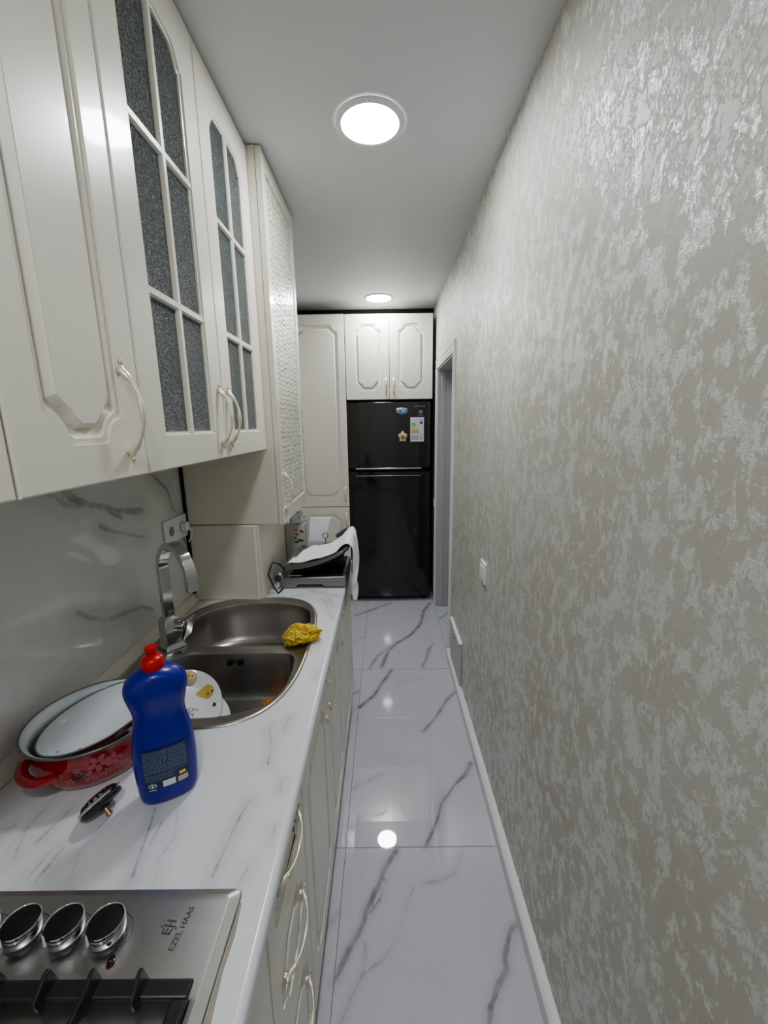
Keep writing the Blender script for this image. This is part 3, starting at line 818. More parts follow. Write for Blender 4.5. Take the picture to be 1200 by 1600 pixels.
# ------------------------------------------------------------------ gas hob
HX0, HX1, HY0, HY1 = -.755, -.236, -.05, .531
t = thing('gas_hob', 'stainless steel gas hob with four knobs and black pan grates', 'hob', ((HX0+HX1)/2, .24, HC))
b = B()
def rr_(i, z, r=.012):
    P = []
    for cx, cy, a0 in ((HX1-i-r, HY0+i+r, -pi/2), (HX1-i-r, HY1-i-r, 0), (HX0+i+r, HY1-i-r, pi/2), (HX0+i+r, HY0+i+r, pi)):
        P += [(cx+r*cos(a0+pi/2*k/5), cy+r*sin(a0+pi/2*k/5), z) for k in range(6)]
    return P
b.loops([rr_(.004, HC+.0008), rr_(.001, HC+.0015), rr_(0, HC+.0035), rr_(.0015, HC+.006), rr_(.014, HC+.013), rr_(.016, HC+.0132)], True, True)
b.build('panel', M['hobsteel'], t, angle=12)
b = B(); b.tube([(HX1+.001, HY1-.02, HC+.002), (HX1+.004, .47, HC+.0015), (HX1+.003, .43, HC+.001), (HX1+.006, .36, HC+.002), (HX1+.003, .2, HC+.001), (HX1+.004, -.04, HC+.001)], [.002, .003, .002, .0045, .002, .002], 6)
b.build('sealant_bead', M['sealant'], t)
ZP = HC+.0132
def knob(x, y):
    k = V((x, y, ZP))
    b = B(); b.lathe([(.021, .000), (.021, .006), (.019, .010), (.019, .022)], k, n=36); o = b.build('knob', M['darkgray'], t)
    o2 = B(); tilt = Z
    # chrome collar open at the pointer side
    n = 40; L = []
    for i in range(n+1):
        a = math.radians(244)+math.radians(15)+math.radians(330)*i/n
        L.append([k+V((cos(a)*r, sin(a)*r, h)) for r, h in ((.0240, .010), (.0250, .012), (.0248, .029), (.0236, .0305), (.0224, .0295), (.0222, .010))])
    o2.loops(L, True, True); o2.build('collar', M['chrome'], o, angle=50)
    o3 = B(); o3.lathe([(.0222, .020), (.0222, .0285), (.021, .0292)], k, n=36); o3.build('top_disc', M['black'], o)
for x in (-.408, -.468, -.530, -.592): knob(x, .462)
for x in (-.408, -.468, -.530, -.592):
    b = B(); r = .031
    b.tube([(x+r*cos(math.radians(-20+7*q)), .462+r*sin(math.radians(-20+7*q)), ZP+.0002) for q in range(20)], .0004, 4)
    b.build('engraved_scale', M['engrave'], t)
b = B(); b.lathe([(.0075, 0), (.0072, .002), (.005, .003)], (-.385, .433, ZP), n=24, sx=.75); b.build('indicator_lens', M['redind'], t)
LD = V((.0, 1, 0)); LU = V((-1, 0, 0))
text_obj('brand_lettering', 'EZEL HAAS', .0118, M['engrave'], t, lambda x, y, z: (V((-.306, .4720, ZP+.0002))+V((.12, 1, 0)).normalized()*x*.95+V((-1, .12, 0)).normalized()*y+Z*z))
b = B()
ec = V((-.326, .473, ZP+.0002)); eu = V((.12, 1, 0)).normalized(); ev = V((-1, .12, 0)).normalized()
def epoly(P): b.prism(P, lambda x, y: ec+eu*x+ev*y, lambda x, y: ec+eu*x+ev*y+Z*.0003)
for P in ([(-.0105, -.007), (-.0085, -.009), (-.0085, .009), (-.0105, .007)], [(-.0085, .006), (-.0015, .009), (-.0015, .0065), (-.0085, .0035)], [(-.0085, .0012), (-.0015, .0012), (-.0015, -.0012), (-.0085, -.0012)],
          [(-.0085, -.0035), (-.0015, -.0065), (-.0015, -.009), (-.0085, -.006)], [(.001, .010), (.003, .010), (.003, -.010), (.001, -.010)], [(.003, .001), (.0085, .001), (.0085, -.001), (.003, -.001)],
          [(.0085, .009), (.0105, .007), (.0105, -.007), (.0085, -.009)], [(-.002, .0115), (.002, .0115), (0, .015)], [(-.002, -.0115), (0, -.015), (.002, -.0115)]): epoly([(x*.85, y*.85) for x, y in P])
b.build('emblem', M['engrave'], t)
# burners and grates
for (bx, by, r) in ((-.38, .285, .036), (-.62, .285, .028), (-.38, .08, .028), (-.62, .08, .046)):
    b = B(); b.lathe([(r*1.5, 0), (r*1.45, .004), (r*1.1, .006), (r*1.05, .014), (r, .015)], (bx, by, ZP), n=36); bo = b.build('burner', M['darkgray'], t)
    b = B(); b.lathe([(r*.92, .015), (r*.95, .019), (r*.85, .022), (.001, .023)], (bx, by, ZP), n=36); b.build('burner_cap', M['black'], bo)
def grate(x0, x1, y0, y1, fx_, fy_):
    zt = ZP+.020; w = .020; h = .007
    b = B()
    b.box(x0, x1, y1-w, y1, zt-h, zt); b.box(x0, x1, y0, y0+w, zt-h, zt); b.box(x0, x0+w, y0+w, y1-w, zt-h, zt); b.box(x1-w, x1, y0+w, y1-w, zt-h, zt)
    for x in (x0+.006, x1-.018):
        for y in (y0+.006, y1-.018): b.box(x, x+.012, y, y+.012, ZP, zt-h+.001)
    o = b.build('grate', M['castiron'], t, bevel=.0025)
    def fin(cx, cy, dx, dy, ln):
        f = B(); d = V((dx, dy, 0)); s_ = V((-dy, dx, 0))*.0028; c = V((cx, cy, 0))
        pr = [(-.004, zt-h), (-.002, zt+.004), (.004, zt+.026), (.010, zt+.027), (.022, zt+.020), (ln, zt+.014), (ln, zt+.006), (.030, zt-.004), (.016, zt-h)]
        f.prism(pr, lambda u, z: c+d*u+s_+Z*z, lambda u, z: c+d*u-s_+Z*z); f.build('pan_support', M['castiron'], o, bevel=.0012)
    for (x, l) in fx_: fin(x, y1-.001, 0, -1, l); fin(x, y0+.001, 0, 1, l)
    for (y, l) in fy_: fin(x0+.001, y, 1, 0, l); fin(x1-.001, y, -1, 0, l)
grate(-.7, -.256, .205, .4045, [(-.318, .032), (-.379, .075), (-.437, .032), (-.504, .032), (-.565, .032), (-.62, .075), (-.668, .032)], [(.30, .06)])
grate(-.7, -.256, -.005, .195, [(-.318, .032), (-.379, .06), (-.437, .032), (-.504, .032), (-.565, .032), (-.62, .06), (-.668, .032)], [(.09, .06)])

# ------------------------------------------------------------------ detergent bottle
ba = math.radians(28); bu = V((cos(ba), sin(ba), 0)); bv = V((-sin(ba), cos(ba), 0)); bc = V((-.4505, .722, HC+.0005))
prof = [(.001, .006), (.030, .003), (.043, .0), (.050, .004), (.0535, .014), (.0545, .03), (.0565, .06), (.0575, .09), (.0560, .12), (.0525, .145), (.0480, .165), (.0450, .183), (.0465, .20), (.0515, .218), (.0555, .235), (.0560, .247), (.0525, .260), (.044, .271), (.031, .278), (.022, .281), (.019, .283)]
def bprof(h):
    for (r0, h0), (r1, h1) in zip(prof[2:], prof[3:]):
        if h0 <= h <= h1: return r0+(r1-r0)*(h-h0)/(h1-h0)
    return .05
def bratio(h): return .60+.34*max(0, (h-.262)/.021)
def bpt(a, h, off=0.):
    r = bprof(h); k = bratio(h); n = 2.5
    c, s_ = cos(a), sin(a); x = math.copysign(abs(c)**(2/n), c); y = math.copysign(abs(s_)**(2/n), s_)
    if h > .27: x, y = c, s_
    return bc+bu*(x*(r+off))+bv*(y*(r*k+off))+Z*h
t = thing('detergent_bottle', 'blue plastic dish soap bottle with red push cap beside the pot', 'bottle', bc)
b = B(); N = 56
L = []
for r, h in prof:
    k = bratio(h); row = []
    for i in range(N):
        a = 2*pi*i/N; c, s_ = cos(a), sin(a); n = 2.5 if h <= .27 else 2.
        row.append(bc+bu*(math.copysign(abs(c)**(2/n), c)*r)+bv*(math.copysign(abs(s_)**(2/n), s_)*r*k)+Z*h)
    L.append(row)
b.loops(L); o = b.build('body', M['blue'], t, angle=60)
sm = o.modifiers.new('Sub', 'SUBSURF'); sm.levels = 1; sm.render_levels = 1
ca = bc+Z*.279
b = B(); b.lathe([(.0195, 0), (.0205, .002), (.0200, .020), (.0170, .024), (.0120, .0255), (.0085, .027), (.0080, .034), (.0105, .037), (.0112, .041), (.0105, .045), (.004, .046)], ca, n=36); b.build('cap', M['redcap'], t, angle=50)
def patch(b, a0, a1, h0, h1, off, nu=10, nv=4, sl=0.):
    b.grid(lambda u, v: bpt(a0+(a1-a0)*u, h0+(h1-h0)*v+sl*u, off), nu, nv)
A0, A1 = -math.radians(128), -math.radians(52)
b = B(); patch(b, A0, A1, .040, .128, .0012, 14, 10); lab = b.build('back_label', M['navy'], t, angle=60, keepnorm=True)
b = B(); rr2 = random.Random(11); z = .124
while z > .072:
    a = A0+.05
    while a < A1-.06:
        w = rr2.uniform(.03, .14); patch(b, a, min(a+w, A1-.04), z-.0017, z, .0018, 4, 1); a += w+.018
    z -= .0030 if int(z*1000) % 13 else .005
while z > .060:
    a = A0+.05
    while a < -1.45:
        w = rr2.uniform(.03, .14); patch(b, a, min(a+w, -1.42), z-.0015, z, .0018, 4, 1); a += w+.018
    z -= .0030
b.build('fine_print', M['labelink'], lab, keepnorm=True)
b = B(); patch(b, -1.66, -1.40, .042, .056, .0018, 4, 3); b.build('white_square', M['labelwhite'], lab, keepnorm=True)
b = B(); patch(b, -1.33, -.98, .042, .054, .0018, 6, 3); b.build('barcode_patch', M['labelpink'], lab, keepnorm=True)
b = B(); patch(b, -1.28, -1.06, .058, .0645, .0018, 5, 3); b.build('lemon_mark', M['labelyellow'], lab, keepnorm=True)
b = B()
for i in range(20):
    a = 2*pi*i/20; a2 = 2*pi*(i+1)/20
    for cxx in (-2.03, -1.90):
        b.face([b.bm.verts.new(bpt(cxx+.07*cos(q)*s1, .050+.0042*sin(q)*s1, .0018)) for q, s1 in ((a, 1), (a2, 1), (a2, .6), (a, .6))])
patch(b, -1.975, -1.955, .043, .058, .0018, 1, 2); patch(b, -2.12, -1.84, .0395, .041, .0018, 4, 1)
b.build('recycling_mark', M['labelwhite'], lab, keepnorm=True)

# ------------------------------------------------------------------ red enamel pot with the white dish inside
pc = V((-.662, .828, HC+.0008)); t = thing('enamel_pot', 'wide red enamel pot with floral print and white inside', 'pot', pc)
po = [(.001, .0), (.098, .0), (.108, .004), (.118, .022), (.1235, .045), (.1225, .07), (.1225, .085), (.128, .096), (.133, .0985)]
b = B(); b.lathe(po, pc, n=72, cap1=False); b.build('outer_wall', M['enred'], t, angle=60)
b = B(); b.lathe([(.133, .0995), (.128, .0975), (.1205, .087), (.1205, .07), (.1215, .045), (.116, .022), (.106, .006), (.001, .004)][::-1], pc, n=72, cap1=False); b.build('inner_wall', M['enwhite'], t, angle=60)
b = B(); b.tube([pc+V((.134*cos(a), .134*sin(a), .0992)) for a in [2*pi*k/72 for k in range(72)]], .0024, 8, closed=True); b.build('rim', M['enrim'], t, angle=80)
def pot_handle(an):
    d = V((cos(an), sin(an), 0)); s_ = V((-sin(an), cos(an), 0)); path, rad = [], []
    for k in range(17):
        u = -1+2*k/16
        path.append(pc+d*(.1185+.025*(1-abs(u)**3))+s_*(u*.050)+Z*(.060-.008*(1-u*u))); rad.append((.0065, .0115) if abs(u) < .9 else (.006, .012))
    b = B(); b.tube(path, rad, 12); b.build('handle', M['enred'], t, angle=80)
pot_handle(math.radians(250)); pot_handle(math.radians(70))
def psurf(a, h, off=.0006):
    r = .118+(h-.022)*.0055/.023 if h < .045 else .1235-(h-.045)*.001/.025
    return pc+V(((r+off)*cos(a), (r+off)*sin(a), h))
def flower(b, a, h, R, np_=5, rot=0.):
    for k in range(np_):
        an = rot+2*pi*k/np_; pts = []
        for q in range(10):
            w = 2*pi*q/10; rx = R*.55+R*.42*cos(w); ry = R*.26*sin(w)
            x = rx*cos(an)-ry*sin(an); y = rx*sin(an)+ry*cos(an); pts.append(psurf(a+x/.122, h+y))
        b.face([b.bm.verts.new(p) for p in pts])
b = B(); rf = random.Random(2)
for (a, h, R) in ((-56, .062, .021), (-66, .040, .015), (-44, .058, .016), (-80, .034, .011), (-87, .052, .006), (-92, .040, .006), (-73, .058, .009), (-60, .030, .009), (-50, .036, .010), (-36, .046, .013)):
    flower(b, math.radians(a), h, R, 5, rf.uniform(0, 1))
for k in range(16):
    flower(b, math.radians(rf.uniform(-95, -38)), rf.uniform(.024, .074), .0032, 4, rf.uniform(0, 1))
b.build('flower_print', M['pink'], t, keepnorm=True)
b = B(); flower(b, math.radians(-73), .046, .017, 6, .3); b.build('dark_flower_print', M['darkflower'], t, keepnorm=True)
# dish (upturned lid) resting inside, right side raised on the rim
tx = math.radians(-5); ax_ = V((sin(math.radians(8)), 0, cos(math.radians(8))))
nrm = V((-.20, -.045, 1)).normalized(); lc = pc+V((.006, .004, .092))
t = thing('enamel_dish', 'white enamel dish with dark rim lying inside the red pot', 'dish', lc)
dp = [(.001, -.030), (.060, -.029), (.090, -.022), (.107, -.008), (.113, .002), (.1175, .0045)]
b = B(); b.lathe(dp, lc+nrm*.0, nrm, 72, cap1=False); b.build('inner_face', M['enwhite'], t, angle=60)
b = B(); b.lathe([(r+.0006, h-.0022) for r, h in dp], lc, nrm, 72, cap1=False); b.build('outer_face', M['enred'], t, angle=60)
axx = V((1, 0, 0)); axx = (axx-nrm*axx.dot(nrm)).normalized(); ayy = nrm.cross(axx)
b = B(); b.tube([lc+nrm*.0045+axx*.1178*cos(a)+ayy*.1178*sin(a) for a in [2*pi*k/72 for k in range(72)]], .0017, 8, closed=True); b.build('rim', M['enrim'], t, angle=80)
b = B()
for (x, y, l, an) in ((-.005, -.072, .007, .9), (.022, -.060, .010, .5), (-.045, -.078, .004, .3), (-.02, -.095, .003, 0)):
    c = lc+axx*x+ayy*y+nrm*(-.0285+.45*max(0, sqrt(x*x+y*y)-.06)); d = axx*cos(an)+ayy*sin(an)
    b.tube([c-d*l/2, c+d*l/2], [.0012, .0008], 6)
b.build('crumbs', M['brownink'], t)

# ------------------------------------------------------------------ sink strainer propped against the pot
sc_ = V((-.558, .673, HC+.0265)); ax0 = V((.68, -.30, -.67)).normalized()   # stem direction
t = thing('sink_strainer', 'steel and black rubber sink strainer plug tilted against the red pot', 'strainer', sc_)
b = B(); b.lathe([(.001, -.013), (.022, -.014), (.027, -.011), (.034, -.003), (.039, -.004), (.0405, -.002), (.039, .001), (.034, .0025), (.001, .003)], sc_, ax0, 40); b.build('steel_basket', M['chrome'], t, angle=50)
xx = V((0, 0, 1)); xx = (xx-ax0*xx.dot(ax0)).normalized(); yy = ax0.cross(xx); b = B()
for k in range(18):
    a = 2*pi*k/18; d = xx*cos(a)+yy*sin(a); s_ = (yy*cos(a)-xx*sin(a))
    c = sc_+d*.0305-ax0*.0075; b.obox(c, d+ax0*1.1, s_, ax0-d*1.1, .0045, .0019, .0012)
b.build('slots', M['black'], t)
b = B(); b.lathe([(.036, .0025), (.037, .005), (.034, .009), (.026, .011), (.010, .012), (.008, .016)], sc_, ax0, 36); b.build('rubber_seal', M['rubber'], t, angle=50)
b = B(); b.lathe([(.0045, .015), (.0045, .026), (.0055, .027), (.0055, .031), (.003, .032)], sc_, ax0, 16); b.build('brass_stem', M['brass'], t)

# ------------------------------------------------------------------ plates in the sink
def plate(c, nrm, R, label, deco, group='dirty plates in the sink'):
    c = V(c); nrm = V(nrm).normalized(); ax = V((1, 0, 0)); ax = (ax-nrm*ax.dot(nrm)).normalized(); ay = nrm.cross(ax)
    t = thing('plate', label, 'plate', c, group)
    top = [(.001, -.016), (R*.55, -.0155), (R*.62, -.014), (R*.80, -.006), (R*.97, .0), (R, .0012)]
    b = B(); b.lathe(top+[(R*1.005, .0), (R*.97, -.0028), (R*.80, -.009), (R*.62, -.018), (R*.50, -.0215), (R*.47, -.0185), (.001, -.0185)], c, nrm, 64, cap1=False); b.build('dish', M['china'], t, angle=60)
    def srf(r, a, off=.0006):
        for (r0, h0), (r1, h1) in zip(top, top[1:]):
            if r <= r1: h = h0+(h1-h0)*(r-r0)/(r1-r0); break
        return c+ax*r*cos(a)+ay*r*sin(a)+nrm*(h+off)
    def blob(name, m, cr, ca_, P, sc2, rot, off=.0008, par=t):
        b = B(); ce = V((cr*cos(ca_), cr*sin(ca_)))
        ring = []
        for x, y in P:
            X = ce.x+(x*cos(rot)-y*sin(rot))*sc2; Y = ce.y+(x*sin(rot)+y*cos(rot))*sc2
            ring.append((X, Y))
        cv = b.bm.verts.new(srf(ce.length, math.atan2(ce.y, ce.x), off)); vs_ = [b.bm.verts.new(srf(min(R*.975, sqrt(x*x+y*y)), math.atan2(y, x), off)) for x, y in ring]
        for i in range(len(vs_)): b.face([cv, vs_[i-1], vs_[i]])
        return b.build(name, m, par, keepnorm=True)
    if deco:
        circ = [(cos(q), sin(q)) for q in [2*pi*k/20 for k in range(20)]]
        pear = [((1.0 if cos(q) < 0 else 1.55)*cos(q), sin(q)*(1.0 if cos(q) < 0 else (1-.55*cos(q)**.8))) for q in [2*pi*k/28 for k in range(28)]]
        pa = math.radians(42)
        blob('pear_print', M['pear'], R*.68, pa, pear, R*.19, math.radians(195))
        for dx in (-.06, .06): blob('print_dot', M['brownink'], R*.74+dx*R, pa-.10, circ, R*.028, 0, .0011)
        pb = math.radians(92)
        blob('apple_shadow_print', M['greenink'], R*.77, pb+.03, circ, R*.20, 0)
        blob('apple_print', M['pear'], R*.79, pb+.06, circ, R*.175, 0, .0010)
        for dx in (-.05, .07): blob('print_dot', M['brownink'], R*.84, pb+dx, circ, R*.022, 0, .0013)
        blob('plum_print', M['plum'], R*.80, math.radians(8), pear, R*.05, 2.)
        for dx in (.0, .10): blob('dark_dot_print', M['ink'], R*.52, math.radians(118)+dx*2, circ, R*.035, 0)
        for k in range(9):
            blob('sprig_print', M['glow'], R*(.12+.03*k), math.radians(-20+18*sin(k*1.7)), [(x*1.6, y*.4) for x, y in circ], R*.035, k*1.1)
plate((-.572, 1.028, .838), (.30, -.60, .74), .100, 'white china plate with yellow pear and apple print leaning in the sink', True)
plate((-.542, 1.012, .796), (.32, -.42, .85), .098, 'plain white plate lying directly under the fruit-print plate', False)
plate((-.520, 1.006, .764), (.30, -.30, .91), .090, 'lowest white plate at the bottom of the sink stack', False)
# scraps
def scrap(name, label, cat, c, R, m, seed, flat=.4, group=None):
    b = B(); bmesh.ops.create_icosphere(b.bm, subdivisions=4, radius=1)
    for v in b.bm.verts:
        n = noise.noise(v.co*1.7+V((seed, 0, 0)))*.5+noise.noise(v.co*4+V((seed, 3, 0)))*.25
        v.co = v.co*(1+n); v.co = V((v.co.x*R, v.co.y*R, v.co.z*R*flat))+V(c)
    o = b.build(name, m, angle=80); tag(o, label, cat, group); return o
scrap('orange_peel', 'soggy orange peel scrap on back slope of the near sink bowl', 'food scrap', (-.385, 1.185, .722), .022, M['orange'], 1., .6)
scrap('sponge_piece', 'yellow wet scrap lying on the near sink bowl floor', 'food scrap', (-.385, 1.075, .722), .030, M['yellowfood'], 4., .45)

# ------------------------------------------------------------------ crumpled yellow cloth over the sink edge
def crumple():
    b = B(); bm = b.bm
    bmesh.ops.create_icosphere(bm, subdivisions=6, radius=1)
    c = V((-.300, 1.322, HC+.028))
    for v in bm.verts:
        p = v.co.copy(); q = p*1.15+V((5, 2, 1))
        w = V((noise.noise(q*1.3), noise.noise(q*1.3+V((7, 0, 0))), noise.noise(q*1.3+V((0, 9, 0)))))
        n1 = 1-abs(noise.noise((p+w*.9)*1.9))*2.2; n2 = 1-abs(noise.noise((p+w*1.1)*4.3))*2.2; n3 = noise.noise(p*11)
        r = .74+.28*n1+.15*n2+.03*n3
        lob = 1+.18*sin(3*math.atan2(p.y, p.x)+.6)
        x, y, z = p.x*r*.062*lob, p.y*r*.046*lob, p.z*r*.030
        x += .006*w.x
        # the left end droops into the bowl
        z -= .016*max(0, (-x-.02)/.03)
        if c.z+z < HC+.008 and x > -.028: z = HC+.008-c.z+.002*n2*.5
        v.co = c+V((x, y, z))
    o = b.build('dish_cloth', M['cloth'], angle=70); tag(o, 'crumpled yellow dish cloth lying over the right edge of the sink', 'cloth')
    return o
crumple()

# ------------------------------------------------------------------ contact grill
gx0, gx1, gy0, gy1 = -.490, -.182, 1.80, 2.10
t = thing('contact_grill', 'grey and black electric contact grill half open on the worktop end', 'grill', ((gx0+gx1)/2, 1.95, HC))
b = B(); z0 = HC+.002
side = [(gx0, .885), (gx0+.02, z0), (gx0+.07, z0), (gx0+.085, .888), (gx1-.115, .888), (gx1-.10, z0+.004), (gx1-.01, z0+.004), (gx1, .89), (gx1-.006, .925), (gx0+.05, .922), (gx0, .915)]
b.prism(side, lambda u, v: (u, gy0, v), lambda u, v: (u, gy1, v)); b.build('base', M['midgray'], t, bevel=.004)
b = B(); b.box(gx0+.05, gx1-.02, gy0+.012, gy1-.012, .923, .932)
for k in range(14): 
    x = gx0+.06+k*.017; b.box(x, x+.007, gy0+.02, gy1-.02, .932, .937)
b.build('lower_plate', M['black'], t, bevel=.0015)
b = B(); b.box(gx0+.045, gx0+.105, gy0-.003, gy0+.002, .932, .936); b.build('side_rail', M['silver'], t)
# lid: curved shell rising to the right
def lz(u): return .955+.016*u+.062*u**2.2
cur = [k/12 for k in range(13)]
lx = lambda u: gx0+.03+(gx1-.012-gx0-.03)*u
b = B(); top = [(lx(u), lz(u)+.030-.014*u) for u in cur]; bot = [(lx(u), lz(u)) for u in cur][::-1]
b.prism(top+bot, lambda u, v: (u, gy0+.004, v), lambda u, v: (u, gy1-.004, v)); lid = b.build('lid', M['midgray'], t, bevel=.004)
b = B(); b.loops([[(lx(u), y, lz(u)+.0315-.014*u+dz) for u in cur[1:12]] for y, dz in ((gy0+.03, -.001), (gy0+.034, .003), (gy1-.034, .003), (gy1-.03, -.001))], False, False, closed=False); b.build('lid_panel', M['lidglass'], lid, angle=60)
b = B(); b.prism([(lx(u), lz(u)-.001) for u in cur[2:]]+[(lx(u), lz(u)-.022) for u in cur[2:]][::-1], lambda u, v: (u, gy0+.02, v), lambda u, v: (u, gy1-.02, v)); b.build('upper_plate', M['black'], lid, bevel=.002)
for y in (gy0+.012, gy1-.012):
    b = B(); b.tube([(gx0+.02, y, .925), (gx0+.03, y, .965), (gx0+.07, y, .985)], [(.008, .012)]*3, 10, up=(0, 1, 0)); b.build('hinge_arm', M['darkgray'], t)
b = B(); b.lathe([(.023, 0), (.024, .004), (.021, .014), (.019, .015)], (gx0-.001, gy0+.003, .925), (0, -1, 0), 32); kn = b.build('dial', M['midgray'], t, angle=50)
b = B(); b.lathe([(.016, .015), (.015, .017)], (gx0-.001, gy0+.003, .925), (0, -1, 0), 32); b.build('dial_face', M['darkgray'], kn)
# handle: black U bar standing off the lid front edge
hz = lz(1)+.035
b = B(); b.tube([(gx1-.075, gy1-.01, hz-.030), (gx1-.03, gy1+.002, hz-.004), (gx1+.002, gy1-.005, hz+.008), (gx1+.010, gy1-.03, hz+.010), (gx1+.010, 1.95, hz+.004), (gx1+.010, gy0+.05, hz-.004), (gx1+.002, gy0+.026, hz-.018), (gx1-.02, gy0+.02, hz-.034), (gx1-.05, gy0+.02, hz-.040)], [.010, .0115, .012, .012, .011, .011, .010, .009, .008], 14)
b.build('lid_handle', M['darkgray'], lid, angle=60)
b = B(); b.lathe([(.0128, -.010), (.0132, 0), (.0128, .010)], (gx1+.010, gy1-.040, hz+.010), (0, 1, 0), 24); b.build('handle_cap', M['midgray'], lid)
# power cord
b = B(); b.tube([(gx0+.03, gy0+.03, .935), (gx0+.01, gy0-.010, .992), (gx0-.018, gy0-.020, 1.005), (gx0-.030, gy0-.030, .975), (gx0-.036, gy0-.04, .955), (gx0-.018, gy0-.050, .915), (gx0-.004, gy0-.055, .888), (gx0+.008, gy0-.058, HC+.004), (gx0+.012, gy0-.04, HC+.004), (gx0+.018, gy0-.012, HC+.005)], .0035, 8)
b.build('power_cord', M['cable'], t, angle=80)

# ------------------------------------------------------------------ white towel draped over the grill handle
def towel():
    hx, hzz = gx1+.010, hz+.022
    # control rows along the length: (near edge xyz, far edge xyz)
    rows = [((-.447, 1.806, lz(.03)+.037), (-.400, 1.985, lz(.15)+.040)), ((-.405, 1.788, lz(.18)+.037), (-.365, 2.035, lz(.3)+.040)), ((-.345, 1.790, lz(.38)+.037), (-.315, 2.020, lz(.45)+.040)),
            ((-.285, 1.796, lz(.60)+.036), (-.270, 1.995, lz(.65)+.042)), ((-.235, 1.804, lz(.76)+.036), (-.225, 1.995, lz(.82)+.048)), ((-.205, 1.815, hzz-.030), (-.198, 2.010, hzz-.006)),
            ((-.180, 1.820, hzz-.014), (-.176, 2.035, hzz+.008)), ((-.158, 1.822, hzz-.034), (-.154, 2.050, hzz-.008)), ((-.156, 1.820, 1.02), (-.146, 2.070, 1.00)),
            ((-.158, 1.812, .965), (-.142, 2.09, .945)), ((-.160, 1.800, .915), (-.144, 2.09, .885)), ((-.160, 1.792, .875), (-.150, 1.99, .840)), ((-.160, 1.785, .845), (-.146, 2.00, .790)), ((-.156, 1.790, .815), (-.150, 1.94, .750))]
    m = len(rows)-1
    def f(u, v):
        x = u*m; i = min(int(x), m-1); t_ = x-i
        def cr(k):
            P = [V(rows[max(0, min(m, i+q))][k]) for q in (-1, 0, 1, 2)]
            return .5*((2*P[1])+(P[2]-P[0])*t_+(2*P[0]-5*P[1]+4*P[2]-P[3])*t_**2+(3*P[1]-P[0]-3*P[2]+P[3])*t_**3)
        a, c = cr(0), cr(1); p = a.lerp(c, v)
        hang = max(0, min(1, (u-.48)/.12)); fold = sin(v*pi*5+u*3)*.5+sin(v*pi*2.3+1)*.5
        p.x += hang*.010*fold; p.z += (1-hang)*.0035*abs(noise.noise(V((u*9, v*5, 0)))*2)
        p.z += (1-hang)*.004*sin(v*pi*3+u*9)*sin(pi*v)
        e = .010*noise.noise(V((u*14, 3 if v > .5 else 9, 0)))
        if v < .001 or v > .999: p.y += e
        if u > .97: p.z += .008*noise.noise(V((v*8, 2, 0)))
        return p
    b = B(); b.grid(f, 110, 40); o = b.build('kitchen_towel', M['towel'], angle=80, keepnorm=True, solid=.003)
    tag(o, 'white terry towel draped over the grill lid and hanging off its handle', 'towel'); return o
towel()

# ------------------------------------------------------------------ things stored behind the grill
t = thing('printed_carton', 'small printed carton standing between boxed duct and grill', 'carton', (-.455, 2.15, HC))
b = B(); b.box(-.527, -.428, 2.125, 2.195, HC+.001, 1.092); b.build('box', M['jar'], t, bevel=.002)
b = B(); b.box(-.505, -.432, 2.1235, 2.126, 1.050, 1.088); b.build('pale_panel', M['labelpink'], t)
b = B(); rr3 = random.Random(4)
for k in range(12):
    x = rr3.uniform(-.488, -.44); z = rr3.uniform(.99, 1.07); b.box(x, x+.014, 2.1225, 2.124, z, z+.006)
b.build('print_marks', M['ink'], t)
o = scrap('plastic_bag', 'crumpled clear plastic bag on top of the small printed carton', 'bag', (-.470, 2.158, 1.128), .038, M['bagm'], 9., 1.0)
b = B()
b.prism([(-.414, 1.000), (-.325, 1.000), (-.292, 1.118), (-.405, 1.122)], lambda u, v: (u, 2.150+(v-1)*.25, v), lambda u, v: (u, 2.160+(v-1)*.25, v))
b.prism([(-.414, HC+.001), (-.325, HC+.001), (-.325, 1.001), (-.414, 1.001)], lambda u, v: (u, 2.150, v), lambda u, v: (u, 2.160, v))
o = b.build('marbled_board', M['counter'], bevel=.002); tag(o, 'white marbled chopping board upright behind the contact grill', 'board')
b = B(); b.tube([V((-.318, 2.125, 1.035))+V((.014*cos(a), 0, .014*sin(a))) for a in [2*pi*k/24 for k in range(24)]], .0025, 8, closed=True)
b.tube([(-.318, 2.125, 1.022), (-.320, 2.125, .96), (-.325, 2.122, HC+.003)], .003, 8)
o = b.build('metal_skewer', M['midgray'], angle=80); tag(o, 'thin metal skewer with ring end standing behind the grill', 'skewer')

# ------------------------------------------------------------------ sockets, switches, panels
t = thing('wall_socket', 'white double power socket on the marble splashback by the corner', 'socket', (XL, 1.59, 1.21))
b = B(); b.box(XL+.001, XL+.011, 1.503, 1.673, 1.165, 1.258); b.build('plate', M['white'], t, bevel=.002)
for y in (1.548, 1.630):
    b = B(); b.lathe([(.023, .0101), (.0235, .0118), (.0215, .0118), (.021, .0106), (.001, .0104)], (XL, y, 1.212), (1, 0, 0), 32); s1 = b.build('outlet', M['white'], t)
    b = B(); b.lathe([(.0195, .0108), (.019, .0112)], (XL, y, 1.212), (1, 0, 0), 32)
    b.build('outlet_well', M['glow'], s1)
t = thing('plug_adapter', 'white plug pushed into the right half of the double socket', 'plug', (XL+.03, 1.645, 1.212))
b = B(); b.lathe([(.018, .0125), (.020, .018), (.019, .034), (.010, .038)], (XL, 1.630, 1.212), (1, 0, 0), 24); b.build('body', M['white'], t)
b = B(); b.tube([(XL+.034, 1.636, 1.205), (XL+.044, 1.648, 1.19), (XL+.034, 1.655, 1.165), (XL+.02, 1.655, 1.14)], .003, 8); b.build('lead', M['white'], t)
